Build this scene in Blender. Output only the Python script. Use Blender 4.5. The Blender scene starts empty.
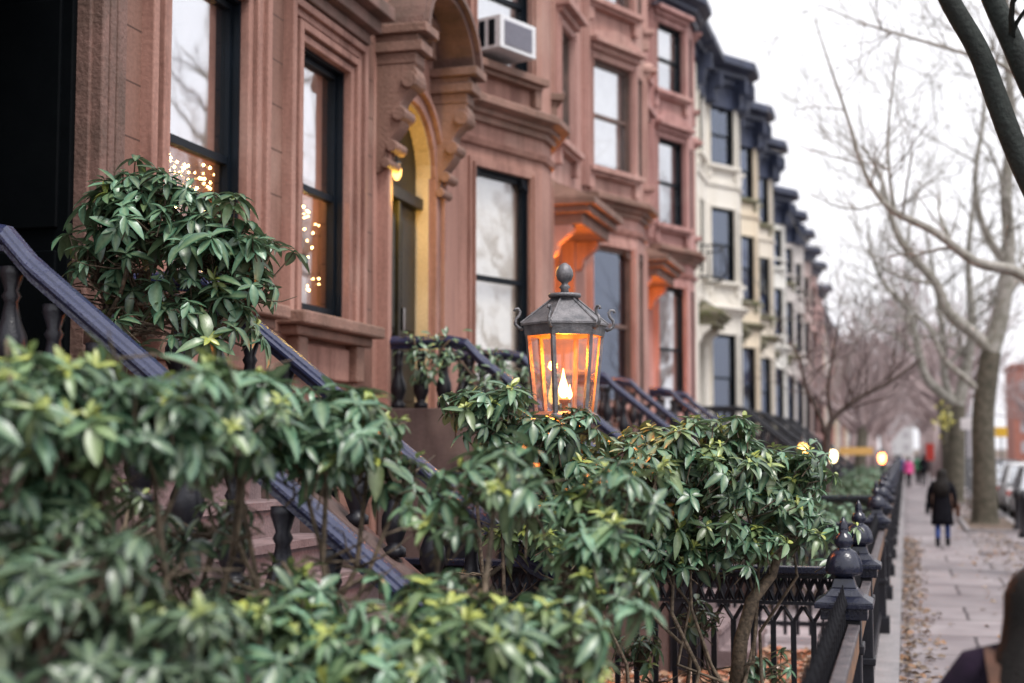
import bpy, bmesh, math, random
import numpy as np
from mathutils import Vector, Matrix, Euler
R = math.radians
random.seed(7)
S = bpy.context.scene
C = S.collection
F = 1422.2; CAMH = 2.2; YAW = R(15.45); PITCH = R(4.24)
CROT = Euler((R(90)+PITCH, 0, YAW)).to_matrix()
CLOC = Vector((0, 0, CAMH))
def at(px, py, d):
    "world point seen at a pixel of the photograph, d metres deep"
    return CLOC + CROT @ Vector(((px-512)/F*d, (341.5-py)/F*d, -d))
# ------------------------------------------------------------------ materials
MATS = {}
def new_mat(name):
    m = bpy.data.materials.new(name); m.use_nodes = True
    nt = m.node_tree; nt.nodes.clear()
    o = nt.nodes.new('ShaderNodeOutputMaterial')
    p = nt.nodes.new('ShaderNodeBsdfPrincipled')
    nt.links.new(p.outputs[0], o.inputs[0])
    MATS[name] = m
    return m, nt, p, o
def N(nt, t, **k):
    n = nt.nodes.new(t)
    for a, b in k.items():
        if a.startswith('i_'): n.inputs[a[2:]].default_value = b
        else: setattr(n, a, b)
    return n
def mix(nt, fac, a, b, mode='MIX'):
    n = nt.nodes.new('ShaderNodeMix'); n.data_type = 'RGBA'; n.blend_type = mode
    for s, v in ((n.inputs[0], fac), (n.inputs[6], a), (n.inputs[7], b)):
        if hasattr(v, 'is_linked') or hasattr(v, 'links'): nt.links.new(v, s)
        else: s.default_value = v if not isinstance(v, tuple) else (*v[:3], 1)
    return n.outputs[2]
def ramp(nt, fac, p0, p1):
    n = N(nt, 'ShaderNodeMapRange'); nt.links.new(fac, n.inputs[0])
    n.inputs[1].default_value = p0; n.inputs[2].default_value = p1
    return n.outputs[0]
def mat(name, c1, c2=None, rough=.7, scale=2., bump=0., bscale=40., metal=0., streak=False, fine=.25, spec=.5):
    m, nt, p, o = new_mat(name)
    c2 = c2 or tuple(x*.78 for x in c1)
    tc = N(nt, 'ShaderNodeTexCoord')
    mp = N(nt, 'ShaderNodeMapping'); nt.links.new(tc.outputs['Object'], mp.inputs[0])
    if streak: mp.inputs['Scale'].default_value = (1, 1, .25)
    n1 = N(nt, 'ShaderNodeTexNoise'); n1.inputs['Scale'].default_value = scale; n1.inputs['Detail'].default_value = 6
    nt.links.new(mp.outputs[0], n1.inputs[0])
    n2 = N(nt, 'ShaderNodeTexNoise'); n2.inputs['Scale'].default_value = bscale; n2.inputs['Detail'].default_value = 4
    nt.links.new(tc.outputs['Object'], n2.inputs[0])
    col = mix(nt, ramp(nt, n1.outputs[0], .35, .65), c1, c2)
    col = mix(nt, ramp(nt, n2.outputs[0], .3, .7), col, mix(nt, 1.0, col, (1-fine, 1-fine, 1-fine), 'MULTIPLY'))
    nt.links.new(col, p.inputs['Base Color'])
    p.inputs['Roughness'].default_value = rough; p.inputs['Metallic'].default_value = metal
    p.inputs['Specular IOR Level'].default_value = spec
    if bump:
        b = N(nt, 'ShaderNodeBump'); b.inputs['Strength'].default_value = bump; b.inputs['Distance'].default_value = .02
        nt.links.new(n2.outputs[0], b.inputs['Height']); nt.links.new(b.outputs[0], p.inputs['Normal'])
    return m
def emit(name, c, s):
    m, nt, p, o = new_mat(name)
    e = N(nt, 'ShaderNodeEmission'); e.inputs[0].default_value = (*c, 1); e.inputs[1].default_value = s
    nt.links.new(e.outputs[0], o.inputs[0]); return m
def brown(name, c1, c2, joint=0.):
    "painted brownstone with soft weathering, optional ashlar joints"
    m = mat(name, c1, c2, .75, 1.1, .2, 30, streak=True, fine=.22)
    nt = m.node_tree; p = [n for n in nt.nodes if n.type == 'BSDF_PRINCIPLED'][0]; src = p.inputs['Base Color'].links[0].from_socket
    g0 = N(nt, 'ShaderNodeNewGeometry'); mp = N(nt, 'ShaderNodeMapping'); mp.inputs['Scale'].default_value = (3, 3, .35); nt.links.new(g0.outputs['Position'], mp.inputs[0])
    n3 = N(nt, 'ShaderNodeTexNoise'); n3.inputs['Scale'].default_value = 1.6; n3.inputs['Detail'].default_value = 8; n3.inputs['Roughness'].default_value = .65; nt.links.new(mp.outputs[0], n3.inputs[0])
    n4 = N(nt, 'ShaderNodeTexNoise'); n4.inputs['Scale'].default_value = .8; n4.inputs['Detail'].default_value = 3; nt.links.new(g0.outputs['Position'], n4.inputs[0])
    c = mix(nt, ramp(nt, n3.outputs[0], .46, .68), src, mix(nt, 1., src, (.58, .52, .50), 'MULTIPLY'))
    c = mix(nt, ramp(nt, n4.outputs[0], .55, .75), c, mix(nt, .35, c, (.50, .36, .30)))
    nt.links.new(c, p.inputs['Base Color'])
    if joint:
        nt = m.node_tree; p = [n for n in nt.nodes if n.type == 'BSDF_PRINCIPLED'][0]
        src = p.inputs['Base Color'].links[0].from_socket
        geo = N(nt, 'ShaderNodeNewGeometry'); sp = N(nt, 'ShaderNodeSeparateXYZ'); nt.links.new(geo.outputs['Position'], sp.inputs[0])
        d = N(nt, 'ShaderNodeMath', operation='DIVIDE'); nt.links.new(sp.outputs['Z'], d.inputs[0]); d.inputs[1].default_value = joint
        fr = N(nt, 'ShaderNodeMath', operation='FRACT'); nt.links.new(d.outputs[0], fr.inputs[0])
        lt = N(nt, 'ShaderNodeMath', operation='LESS_THAN'); nt.links.new(fr.outputs[0], lt.inputs[0]); lt.inputs[1].default_value = .035
        nt.links.new(mix(nt, lt.outputs[0], src, tuple(x*.4 for x in c2)), p.inputs['Base Color'])
    return m
brown('stone0', (.26, .14, .108), (.17, .086, .065), .40)
brown('stone1', (.40, .215, .172), (.29, .148, .116))
brown('stone2', (.48, .28, .245), (.39, .215, .182))
brown('stone3', (.49, .275, .255), (.41, .22, .20))
mat('trim1', (.27, .15, .115), (.16, .09, .065), .7, 3, .5, 30, streak=True)
mat('trim0', (.20, .11, .09), (.11, .065, .05), .7, 3, .5, 30)
mat('white1', (.82, .79, .73), (.70, .66, .58), .7, 1.2, .2, 30, streak=True)
mat('white2', (.76, .68, .54), (.68, .57, .43), .7, 1.2, .2, 30, streak=True)
mat('white3', (.76, .70, .61), (.64, .58, .49), .7, 1.2, .2, 30, streak=True)
mat('white4', (.80, .80, .76), (.72, .70, .66), .7, 1.2, .2, 30, streak=True)
mat('grey1', (.60, .56, .54), (.5, .47, .45), .7, 1.2, .2, 30)
mat('pink1', (.55, .36, .34), (.45, .29, .27), .7, 1.2, .2, 30)
mat('pink2', (.50, .40, .38), (.42, .32, .30), .7, 1.2, .2, 30)
mat('slate', (.045, .058, .105), (.028, .035, .065), .5, 3, .2, 30)
mat('moss', (.16, .17, .08), (.25, .22, .17), .9, 6, .5, 30)
mat('iron', (.012, .013, .020), (.008, .008, .012), .40, 5, .12, 60, spec=.4)
mat('iron_blue', (.014, .017, .036), (.009, .011, .024), .24, 5, .12, 60, spec=.55)
mat('rail_blue', (.018, .025, .070), (.028, .034, .078), .16, 7, .25, 50, spec=.7)
mat('iron_matte', (.010, .010, .013), (.007, .007, .009), .6, 5, .12, 60, spec=.12)
mat('lantern_metal', (.22, .21, .22), (.10, .10, .11), .40, 14, .3, 90, metal=.3)
mat('rust', (.24, .12, .06), (.10, .06, .04), .6, 8, .3, 60)
mat('frame_dark', (.006, .010, .016), (.004, .007, .011), .45, 4, spec=.16)
mat('reveal_shade_black', (.003, .004, .005), (.002, .003, .004), .6, 4, spec=.05)  # near-black: the shadow in the entrance is put into this colour
mat('frame_brown', (.16, .10, .085), (.10, .07, .06), .5, 4)
mat('door_wood', (.022, .02, .012), (.012, .011, .008), .4, 5, .2, 20, spec=.3)
mat('door_orange', (.35, .13, .045), (.25, .08, .03), .5, 5)
mat('tread', (.25, .185, .19), (.15, .105, .11), .75, 4, .3, 50)
brown('stringer_stone', (.15, .095, .085), (.08, .052, .048))
mat('blind', (.80, .76, .68), (.72, .68, .60), .8, 1)
mat('curtain', (.75, .74, .72), (.6, .58, .56), .9, 6)
mat('curtain_warm', (.62, .36, .16), (.50, .26, .12), .9, 6)
mat('white_plastic', (.72, .73, .75), (.64, .65, .68), .4, 3)
mat('grille', (.30, .30, .36), (.22, .22, .27), .5, 60)
mat('dirt', (.17, .125, .10), (.09, .065, .05), .95, 6, .6, 40)
mat('asphalt', (.055, .055, .06), (.04, .04, .045), .85, 4, .3, 80)
mat('kerbstone', (.30, .28, .29), (.22, .21, .22), .8, 3, .3, 40)
mat('bark_plane', (.44, .42, .39), (.24, .23, .19), .85, 5, .6, 25, fine=.4)
mat('bark_shaded', (.020, .028, .025), (.012, .016, .014), .85, 8, .6, 30, fine=.4)  # shade over the near limbs is put into this dark bark colour
mat('bark_trunk', (.15, .13, .10), (.075, .07, .05), .9, 6, .7, 22, fine=.4)
mat('bark_small', (.11, .08, .07), (.06, .045, .04), .9, 8, .5, 30)
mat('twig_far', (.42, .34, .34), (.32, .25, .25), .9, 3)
mat('stem', (.17, .125, .085), (.06, .045, .03), .8, 30, .4, 60)
mat('coat_black', (.009, .009, .013), (.005, .005, .008), .9, 8, .2, 90, spec=.12)
mat('coat_purple', (.020, .011, .026), (.011, .007, .015), .9, 8, .3, 90, spec=.15)
mat('jeans', (.03, .07, .26), (.02, .045, .17), .8, 8)
mat('hair_dark', (.004, .003, .003), (.010, .007, .006), .5, 60, .6, 120, streak=True, fine=.5, spec=.2)
mat('skin', (.48, .30, .22), (.42, .26, .19), .5, 6, fine=.08)
mat('leather', (.10, .045, .028), (.06, .028, .018), .6, 10, spec=.2)
mat('pink_cloth', (.75, .08, .30), None, .8)
mat('green_cloth', (.05, .20, .10), None, .8)
mat('grey_cloth', (.30, .30, .33), None, .8)
mat('red_paint', (.45, .03, .02), None, .5)
mat('yellow_paint', (.85, .50, .04), None, .5)
mat('sign_white', (.72, .68, .70), None, .5)
mat('car_silver', (.50, .52, .55), None, .25, spec=.8)
mat('car_black', (.02, .02, .024), None, .15, spec=.9)
mat('car_white', (.75, .76, .78), None, .2, spec=.8)
mat('tyre', (.02, .02, .02), None, .8)
mat('chrome', (.6, .6, .6), None, .2, metal=1.)
mat('terracotta', (.20, .11, .085), (.12, .07, .055), .8, 6)
mat('roofing', (.10, .095, .095), None, .9)
mat('far_grey', (.45, .43, .46), None, .9)
mat('far_brick', (.40, .16, .12), (.32, .13, .10), .9, 1)
mat('far_pale', (.60, .60, .62), None, .9)
mat('awning', (.40, .22, .05), None, .8)
emit('lamp_dim', (1, .5, .14), 2.2)
emit('lamp_warm', (1, .45, .10), 5)
emit('lamp_white', (1, .72, .38), 6)
emit('lamp_red', (1, .22, .05), 12)
emit('flame', (1, .50, .14), 9)
nt_ = MATS['flame'].node_tree; mo = [n for n in nt_.nodes if n.type == 'OUTPUT_MATERIAL'][0]; em = mo.inputs[0].links[0].from_socket
lw = nt_.nodes.new('ShaderNodeLayerWeight'); lw.inputs[0].default_value = .35; tr_ = nt_.nodes.new('ShaderNodeBsdfTransparent'); xx = nt_.nodes.new('ShaderNodeMixShader')
nt_.links.new(lw.outputs['Facing'], xx.inputs[0]); nt_.links.new(em, xx.inputs[1]); nt_.links.new(tr_.outputs[0], xx.inputs[2]); nt_.links.new(xx.outputs[0], mo.inputs[0])
emit('fairy', (1, .62, .22), 22)
def glass(name, refl=.6, tint=(1, 1, 1), rough=.03, gtint=(.9, .92, .95), wob=.0):
    m, nt, p, o = new_mat(name)
    g = N(nt, 'ShaderNodeBsdfGlossy'); g.inputs['Roughness'].default_value = rough; g.inputs['Color'].default_value = (*gtint, 1)
    t = N(nt, 'ShaderNodeBsdfTransparent'); t.inputs[0].default_value = (*tint, 1)
    x = N(nt, 'ShaderNodeMixShader'); x.inputs[0].default_value = refl
    if wob:
        tc = N(nt, 'ShaderNodeTexCoord'); n = N(nt, 'ShaderNodeTexNoise'); n.inputs['Scale'].default_value = 1.3
        nt.links.new(tc.outputs['Object'], n.inputs[0])
        b = N(nt, 'ShaderNodeBump'); b.inputs['Strength'].default_value = wob; b.inputs['Distance'].default_value = .05
        nt.links.new(n.outputs[0], b.inputs['Height']); nt.links.new(b.outputs[0], g.inputs['Normal'])
    nt.links.new(t.outputs[0], x.inputs[1]); nt.links.new(g.outputs[0], x.inputs[2]); nt.links.new(x.outputs[0], o.inputs[0])
    nt.nodes.remove(p); return m
mat('rail_worn', (.12, .10, .105), (.04, .035, .042), .5, 12, .3, 60)
mat('cream_lining', (.72, .56, .34), (.60, .45, .26), .6, 2)
glass('pane', .44, wob=.06)
glass('pane_bright', .62, wob=.04)
glass('pane_dim', .17, (.35, .4, .55), gtint=(.8, .88, 1), wob=.06)
glass('pane_dark', .30, (.5, .5, .55), wob=.15)
glass('pane_clear', .22, wob=.1)
glass('lantern_glass', .10, (1, .97, .95), .05)
nt_ = MATS['lantern_glass'].node_tree; mo = [n for n in nt_.nodes if n.type == 'OUTPUT_MATERIAL'][0]; sh = mo.inputs[0].links[0].from_socket
tl = nt_.nodes.new('ShaderNodeBsdfTranslucent'); tl.inputs[0].default_value = (.9, .72, .55, 1); xx = nt_.nodes.new('ShaderNodeMixShader')
tn = nt_.nodes.new('ShaderNodeTexNoise'); tn.inputs['Scale'].default_value = 6; tn.inputs['Detail'].default_value = 5; tm = nt_.nodes.new('ShaderNodeMapRange'); tm.inputs[1].default_value = .3; tm.inputs[2].default_value = .8; tm.inputs[3].default_value = .0; tm.inputs[4].default_value = .022
nt_.links.new(tn.outputs[0], tm.inputs[0]); nt_.links.new(tm.outputs[0], xx.inputs[0]); nt_.links.new(sh, xx.inputs[1]); nt_.links.new(tl.outputs[0], xx.inputs[2]); nt_.links.new(xx.outputs[0], mo.inputs[0])
glass('car_glass', .55, (.3, .3, .33))
def leafmat(name, dark, mid, pale, young, back=(.20, .26, .14), rib=(.45, .55, .30)):
    m, nt, p, o = new_mat(name)
    a = N(nt, 'ShaderNodeAttribute', attribute_name='tint'); s = N(nt, 'ShaderNodeSeparateColor'); nt.links.new(a.outputs['Color'], s.inputs[0])
    c = mix(nt, ramp(nt, s.outputs[0], 0, .6), dark, mid)
    c = mix(nt, ramp(nt, s.outputs[0], .6, 1), c, pale)
    c = mix(nt, s.outputs[1], c, young)
    # pale midrib
    c = mix(nt, s.outputs[2], c, mix(nt, .35, c, rib))
    g = N(nt, 'ShaderNodeNewGeometry')
    c = mix(nt, g.outputs['Backfacing'], c, mix(nt, .45, c, back))
    tc = N(nt, 'ShaderNodeTexCoord'); n = N(nt, 'ShaderNodeTexNoise'); n.inputs['Scale'].default_value = 45; nt.links.new(tc.outputs['Object'], n.inputs[0])
    c = mix(nt, ramp(nt, n.outputs[0], .35, .7), c, mix(nt, 1., c, (.72, .78, .72), 'MULTIPLY'))
    nt.links.new(c, p.inputs['Base Color']); p.inputs['Roughness'].default_value = .34
    p.inputs['Specular IOR Level'].default_value = .7
    b = N(nt, 'ShaderNodeBump'); b.inputs['Strength'].default_value = .25; b.inputs['Distance'].default_value = .004
    nt.links.new(n.outputs[0], b.inputs['Height']); nt.links.new(b.outputs[0], p.inputs['Normal'])
    t = N(nt, 'ShaderNodeBsdfTranslucent'); nt.links.new(c, t.inputs[0])
    x = N(nt, 'ShaderNodeMixShader'); x.inputs[0].default_value = .14
    nt.links.new(p.outputs[0], x.inputs[1]); nt.links.new(t.outputs[0], x.inputs[2]); nt.links.new(x.outputs[0], o.inputs[0])
    return m
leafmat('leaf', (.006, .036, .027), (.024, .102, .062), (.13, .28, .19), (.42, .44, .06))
leafmat('leaf_shaded', (.006, .028, .022), (.016, .058, .042), (.05, .11, .085), (.22, .25, .045), (.07, .11, .06))  # darker copy of the leaf material, shade of the lower left put into colour
leafmat('litter', (.28, .13, .07), (.45, .25, .17), (.52, .38, .32), (.50, .13, .05), (.4, .28, .2), (.45, .32, .22))
leafmat('litter_brown', (.10, .06, .035), (.20, .13, .09), (.32, .24, .19), (.26, .12, .05), (.2, .14, .1), (.22, .16, .11))
leafmat('yellowleaf', (.35, .30, .05), (.55, .45, .05), (.7, .55, .08), (.2, .3, .05))
# flagstone pavement
def paving(name, c1, c2, w, h, mortar=.02):
    m, nt, p, o = new_mat(name)
    g = N(nt, 'ShaderNodeNewGeometry')
    b = N(nt, 'ShaderNodeTexBrick'); b.inputs['Scale'].default_value = 1; b.inputs['Brick Width'].default_value = w; b.inputs['Row Height'].default_value = h
    b.inputs['Mortar Size'].default_value = mortar; b.inputs['Mortar Smooth'].default_value = .3; b.offset = .5
    b.inputs['Color1'].default_value = (*c1, 1); b.inputs['Color2'].default_value = (*c2, 1); b.inputs['Mortar'].default_value = (.07, .055, .06, 1)
    n = N(nt, 'ShaderNodeTexNoise'); n.inputs['Scale'].default_value = .9; n.inputs['Detail'].default_value = 8
    wn = N(nt, 'ShaderNodeTexNoise'); wn.inputs['Scale'].default_value = 2.5
    nt.links.new(g.outputs['Position'], wn.inputs[0]); nt.links.new(g.outputs['Position'], n.inputs[0])
    va = N(nt, 'ShaderNodeVectorMath', operation='SCALE'); va.inputs['Scale'].default_value = .06; nt.links.new(wn.outputs[1], va.inputs[0])
    vb = N(nt, 'ShaderNodeVectorMath', operation='ADD'); nt.links.new(g.outputs['Position'], vb.inputs[0]); nt.links.new(va.outputs[0], vb.inputs[1])
    nt.links.new(vb.outputs[0], b.inputs[0])
    c = mix(nt, ramp(nt, n.outputs[0], .35, .7), b.outputs[0], mix(nt, 1., b.outputs[0], (.55, .51, .53), 'MULTIPLY'))
    nt.links.new(c, p.inputs['Base Color']); p.inputs['Roughness'].default_value = .62
    bp = N(nt, 'ShaderNodeBump'); bp.inputs['Strength'].default_value = .5; bp.inputs['Distance'].default_value = .02
    nt.links.new(n.outputs[0], bp.inputs['Height']); nt.links.new(bp.outputs[0], p.inputs['Normal'])
paving('flags', (.285, .255, .265), (.20, .178, .188), 1.5, 1.6, .03)
paving('slabs', (.42, .37, .39), (.36, .31, .33), 1.0, 1.0)
# ------------------------------------------------------------------ mesh helpers
def tag(o, label=None, cat=None, group=None, kind=None):
    if label: o['label'] = label
    if cat: o['category'] = cat
    if group: o['group'] = group
    if kind: o['kind'] = kind
    return o
def empty(name, loc, label=None, cat=None, group=None):
    o = bpy.data.objects.new(name, None); C.objects.link(o); o.location = loc; o.empty_display_size = .1
    return tag(o, label, cat, group)
class MB:
    "collects shapes in world coordinates (or local ones, when the parent is at the origin)"
    def __init__(s): s.v = []; s.f = []
    def add(s, vs, fs):
        o = len(s.v); s.v += [tuple(v) for v in vs]; s.f += [tuple(i+o for i in f) for f in fs]; return s
    def box(s, x0, x1, y0, y1, z0, z1):
        return s.add([(x0,y0,z0),(x1,y0,z0),(x1,y1,z0),(x0,y1,z0),(x0,y0,z1),(x1,y0,z1),(x1,y1,z1),(x0,y1,z1)],
                     [(0,3,2,1),(4,5,6,7),(0,1,5,4),(1,2,6,5),(2,3,7,6),(3,0,4,7)])
    def hexa(s, p):   # 8 points, bottom 4 then top 4
        return s.add(p, [(0,3,2,1),(4,5,6,7),(0,1,5,4),(1,2,6,5),(2,3,7,6),(3,0,4,7)])
    def tube(s, pts, rad, n=6, cap=True):
        pts = [Vector(p) for p in pts]; k = len(pts); rs = rad if isinstance(rad, (list, tuple)) else [rad]*k
        vs = []; fs = []; t0 = None; u = None
        for i, p in enumerate(pts):
            t = (pts[min(i+1, k-1)]-pts[max(i-1, 0)])
            t = t.normalized() if t.length > 1e-9 else Vector((0,0,1))
            if u is None:
                u = t.cross(Vector((0,0,1)) if abs(t.z) < .9 else Vector((1,0,0))).normalized()
            else:
                u = (u-t*u.dot(t)); u = u.normalized() if u.length > 1e-6 else t.orthogonal().normalized()
            w = t.cross(u)
            for j in range(n):
                a = 2*math.pi*j/n; vs.append(p+(u*math.cos(a)+w*math.sin(a))*rs[i])
        for i in range(k-1):
            for j in range(n):
                a, b = i*n+j, i*n+(j+1) % n
                fs.append((a, b, b+n, a+n))
        if cap: fs.append(tuple(range(n-1, -1, -1))); fs.append(tuple((k-1)*n+j for j in range(n)))
        return s.add(vs, fs)
    def lathe(s, prof, c=(0,0,0), n=12, flute=0., rot=0., sx=1, sy=1):
        vs = []; fs = []; k = len(prof)
        for r, z in prof:
            for j in range(n):
                rr = r*(1+flute*(1 if j % 2 else -1)); a = 2*math.pi*j/n+rot
                vs.append((c[0]+rr*math.cos(a)*sx, c[1]+rr*math.sin(a)*sy, c[2]+z))
        for i in range(k-1):
            for j in range(n):
                a, b = i*n+j, i*n+(j+1) % n; fs.append((a, b, b+n, a+n))
        fs.append(tuple(range(n-1, -1, -1))); fs.append(tuple((k-1)*n+j for j in range(n)))
        return s.add(vs, fs)
    def prism(s, poly, d):   # poly of 3d points, extruded by vector d
        n = len(poly); d = Vector(d); p = [Vector(q) for q in poly]
        return s.add(p+[q+d for q in p], [tuple(range(n-1, -1, -1)), tuple(range(n, 2*n))]+[(i, (i+1) % n, (i+1) % n+n, i+n) for i in range(n)])
    def build(s, name, m, parent=None, smooth=False, bevel=0, local=False):
        off = Vector((0,0,0)) if (local or parent is None) else wloc(parent)
        me = bpy.data.meshes.new(name); me.from_pydata([Vector(v)-off for v in s.v], [], s.f); me.validate(); 
        bm = bmesh.new(); bm.from_mesh(me); bmesh.ops.recalc_face_normals(bm, faces=bm.faces); bm.to_mesh(me); bm.free()
        me.materials.append(MATS[m] if isinstance(m, str) else m)
        if smooth: me.shade_smooth()
        o = bpy.data.objects.new(name, me); C.objects.link(o)
        if parent: o.parent = parent
        if bevel:
            b = o.modifiers.new('bevel', 'BEVEL'); b.width = bevel; b.segments = 2; b.limit_method = 'ANGLE'
        return o
def wloc(o):
    l = Vector(o.location)
    while o.parent: o = o.parent; l += Vector(o.location)
    return l
def copy_tree(o, parent=None):
    c = o.copy(); C.objects.link(c); c.parent = parent
    for ch in list(o.children): copy_tree(ch, c)
    return c
# ------------------------------------------------------------------ camera, world, sun
cam = bpy.data.cameras.new('camera'); co = bpy.data.objects.new('camera', cam); C.objects.link(co); S.camera = co
co.location = CLOC; co.rotation_euler = (R(90)+PITCH, 0, YAW); cam.lens = 50; cam.sensor_width = 36; cam.clip_end = 3000; cam.clip_start = .05
cam.dof.use_dof = True; cam.dof.focus_distance = 8.3; cam.dof.aperture_fstop = 1.25
S.view_settings.view_transform = 'Standard'; S.view_settings.look = 'None'; S.view_settings.exposure = .98; S.view_settings.gamma = 1
W = bpy.data.worlds.new('World'); S.world = W; W.use_nodes = True
nt = W.node_tree; bg = nt.nodes['Background']
sky = nt.nodes.new('ShaderNodeTexSky'); sky.sky_type = 'NISHITA'; sky.sun_disc = False
sky.sun_elevation = R(59.6); sky.sun_rotation = R(123.7); sky.air_density = 1.0; sky.dust_density = 4; sky.ozone_density = 1
hs = nt.nodes.new('ShaderNodeHueSaturation'); hs.inputs['Saturation'].default_value = .10; nt.links.new(sky.outputs[0], hs.inputs['Color'])
# overcast: an even layer of bright cloud thinned into the sky colour
mx = nt.nodes.new('ShaderNodeMix'); mx.data_type = 'RGBA'; mx.inputs[0].default_value = .55
nt.links.new(hs.outputs[0], mx.inputs[6]); mx.inputs[7].default_value = (9.2, 9.1, 9.6, 1)
nt.links.new(mx.outputs[2], bg.inputs[0]); bg.inputs[1].default_value = .10
sl = bpy.data.lights.new('sun', 'SUN'); sl.energy = 1.5; sl.angle = R(18); sl.color = (1, .95, .9)
so = bpy.data.objects.new('sun', sl); C.objects.link(so)
so.rotation_euler = Vector((-.42, .28, -.86)).to_track_quat('-Z', 'Y').to_euler()
# ------------------------------------------------------------------ setting
def sheet(name, x0, x1, y0, y1, z, m, zb=None):
    b = MB()
    if zb is None: b.add([(x0,y0,z),(x1,y0,z),(x1,y1,z),(x0,y1,z)], [(0,1,2,3)])
    else: b.box(x0, x1, y0, y1, zb, z)
    return tag(b.build(name, m), kind='structure')
sheet('ground', -900, 900, -300, 1500, -.16, 'dirt')
sheet('road', 3.08, 13.0, -30, 400, -.13, 'asphalt')
sheet('sidewalk', -.10, 2.9, -10, 330, 0, 'flags', -.3)
sheet('kerb', 2.905, 3.07, -10, 330, .012, 'kerbstone', -.3)
sheet('opposite_sidewalk', 13.02, 17, -10, 330, 0, 'flags', -.3)
sheet('front_yard', -5.9, -.45, 10.25, 330, -.01, 'slabs', -.3)
sheet('garden_soil', -5.9, -.45, -4, 10.24, .0, 'dirt', -.3)
sheet('fence_plinth', -.44, -.105, -4, 150, .16, 'kerbstone', -.3)
sheet('tree_bed', 2.25, 2.88, 23.8, 28.4, .012, 'dirt', -.1); sheet('tree_bed', 1.9, 2.88, 8.4, 12.2, .012, 'dirt', -.1)
for (y0, y1) in ((38.6, 46.2), (56.5, 62), (72, 78), (89, 94)):
    sheet('tree_bed', 1.55, 2.88, y0, y1, .03, 'dirt', -.1)
    b = MB(); b.box(1.45, 1.545, y0-.1, y1+.1, -.1, .10); b.box(1.55, 2.88, y0-.1, y0-.01, -.1, .10); b.box(1.55, 2.88, y1+.01, y1+.1, -.1, .10)
    tag(b.build('tree_bed_edging', 'kerbstone'), kind='structure')
# ------------------------------------------------------------------ facade helpers
def panel(mb, A, B, z0, z1, holes, depth=.22):
    "wall from plan point A to B with rectangular openings (u0,u1,z0,z1) and their reveals"
    A = Vector(A); B = Vector(B); L = (B-A).length; t = (B-A)/L; nrm = Vector((t.y, -t.x)) # outward = +X side when going +Y
    us = sorted({0, L, *[h[0] for h in holes], *[h[1] for h in holes]}); zs = sorted({z0, z1, *[h[2] for h in holes], *[h[3] for h in holes]})
    P = lambda u, z, d=0: (A.x+t.x*u-nrm.x*d, A.y+t.y*u-nrm.y*d, z)
    for i in range(len(us)-1):
        for j in range(len(zs)-1):
            uc, zc = (us[i]+us[i+1])/2, (zs[j]+zs[j+1])/2
            if any(h[0] < uc < h[1] and h[2] < zc < h[3] for h in holes): continue
            mb.add([P(us[i], zs[j]), P(us[i+1], zs[j]), P(us[i+1], zs[j+1]), P(us[i], zs[j+1])], [(0,1,2,3)])
    for u0, u1, a, b in holes:
        mb.add([P(u0,a),P(u1,a),P(u1,b),P(u0,b),P(u0,a,depth),P(u1,a,depth),P(u1,b,depth),P(u0,b,depth)], [(0,1,5,4),(1,2,6,5),(2,3,7,6),(3,0,4,7)])
    return P
def obx(mb, A, B, u0, u1, z0, z1, d0, d1):
    "box on a facade segment: u along, z up, d0..d1 outward"
    A = Vector(A); B = Vector(B); t = (B-A).normalized(); n = Vector((t.y, -t.x))
    q = lambda u, z, d: (A.x+t.x*u+n.x*d, A.y+t.y*u+n.y*d, z)
    mb.hexa([q(u0,z0,d0),q(u1,z0,d0),q(u1,z0,d1),q(u0,z0,d1),q(u0,z1,d0),q(u1,z1,d0),q(u1,z1,d1),q(u0,z1,d1)])
def band(mb, poly, prof):
    "profile [(out, z)] swept along plan polyline with mitres"
    P = [Vector(p) for p in poly]; k = len(P); ns = []
    for i in range(k-1):
        t = (P[i+1]-P[i]).normalized(); ns.append(Vector((t.y, -t.x)))
    rows = []
    for i in range(k):
        a = ns[max(i-1, 0)]; b = ns[min(i, k-2)]; m = (a+b).normalized(); m = m/max(.5, m.dot(a))
        rows.append([(P[i].x+m.x*o, P[i].y+m.y*o, z) for o, z in prof])
    n = len(prof); vs = [v for r in rows for v in r]; fs = []
    for i in range(k-1):
        for j in range(n):
            fs.append((i*n+j, i*n+(j+1) % n, (i+1)*n+(j+1) % n, (i+1)*n+j))
    fs.append(tuple(range(n))); fs.append(tuple((k-1)*n+j for j in range(n-1, -1, -1)))
    mb.add(vs, fs)
def cprof(z0, z1, out, inn=-.05):
    h = z1-z0
    return [(inn, z0), (out*.25, z0), (out*.25, z0+h*.25), (out*.5, z0+h*.32), (out*.5, z0+h*.5), (out*.92, z0+h*.62), (out, z0+h*.66), (out, z0+h*.92), (out*.9, z1), (inn, z1)]
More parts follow.
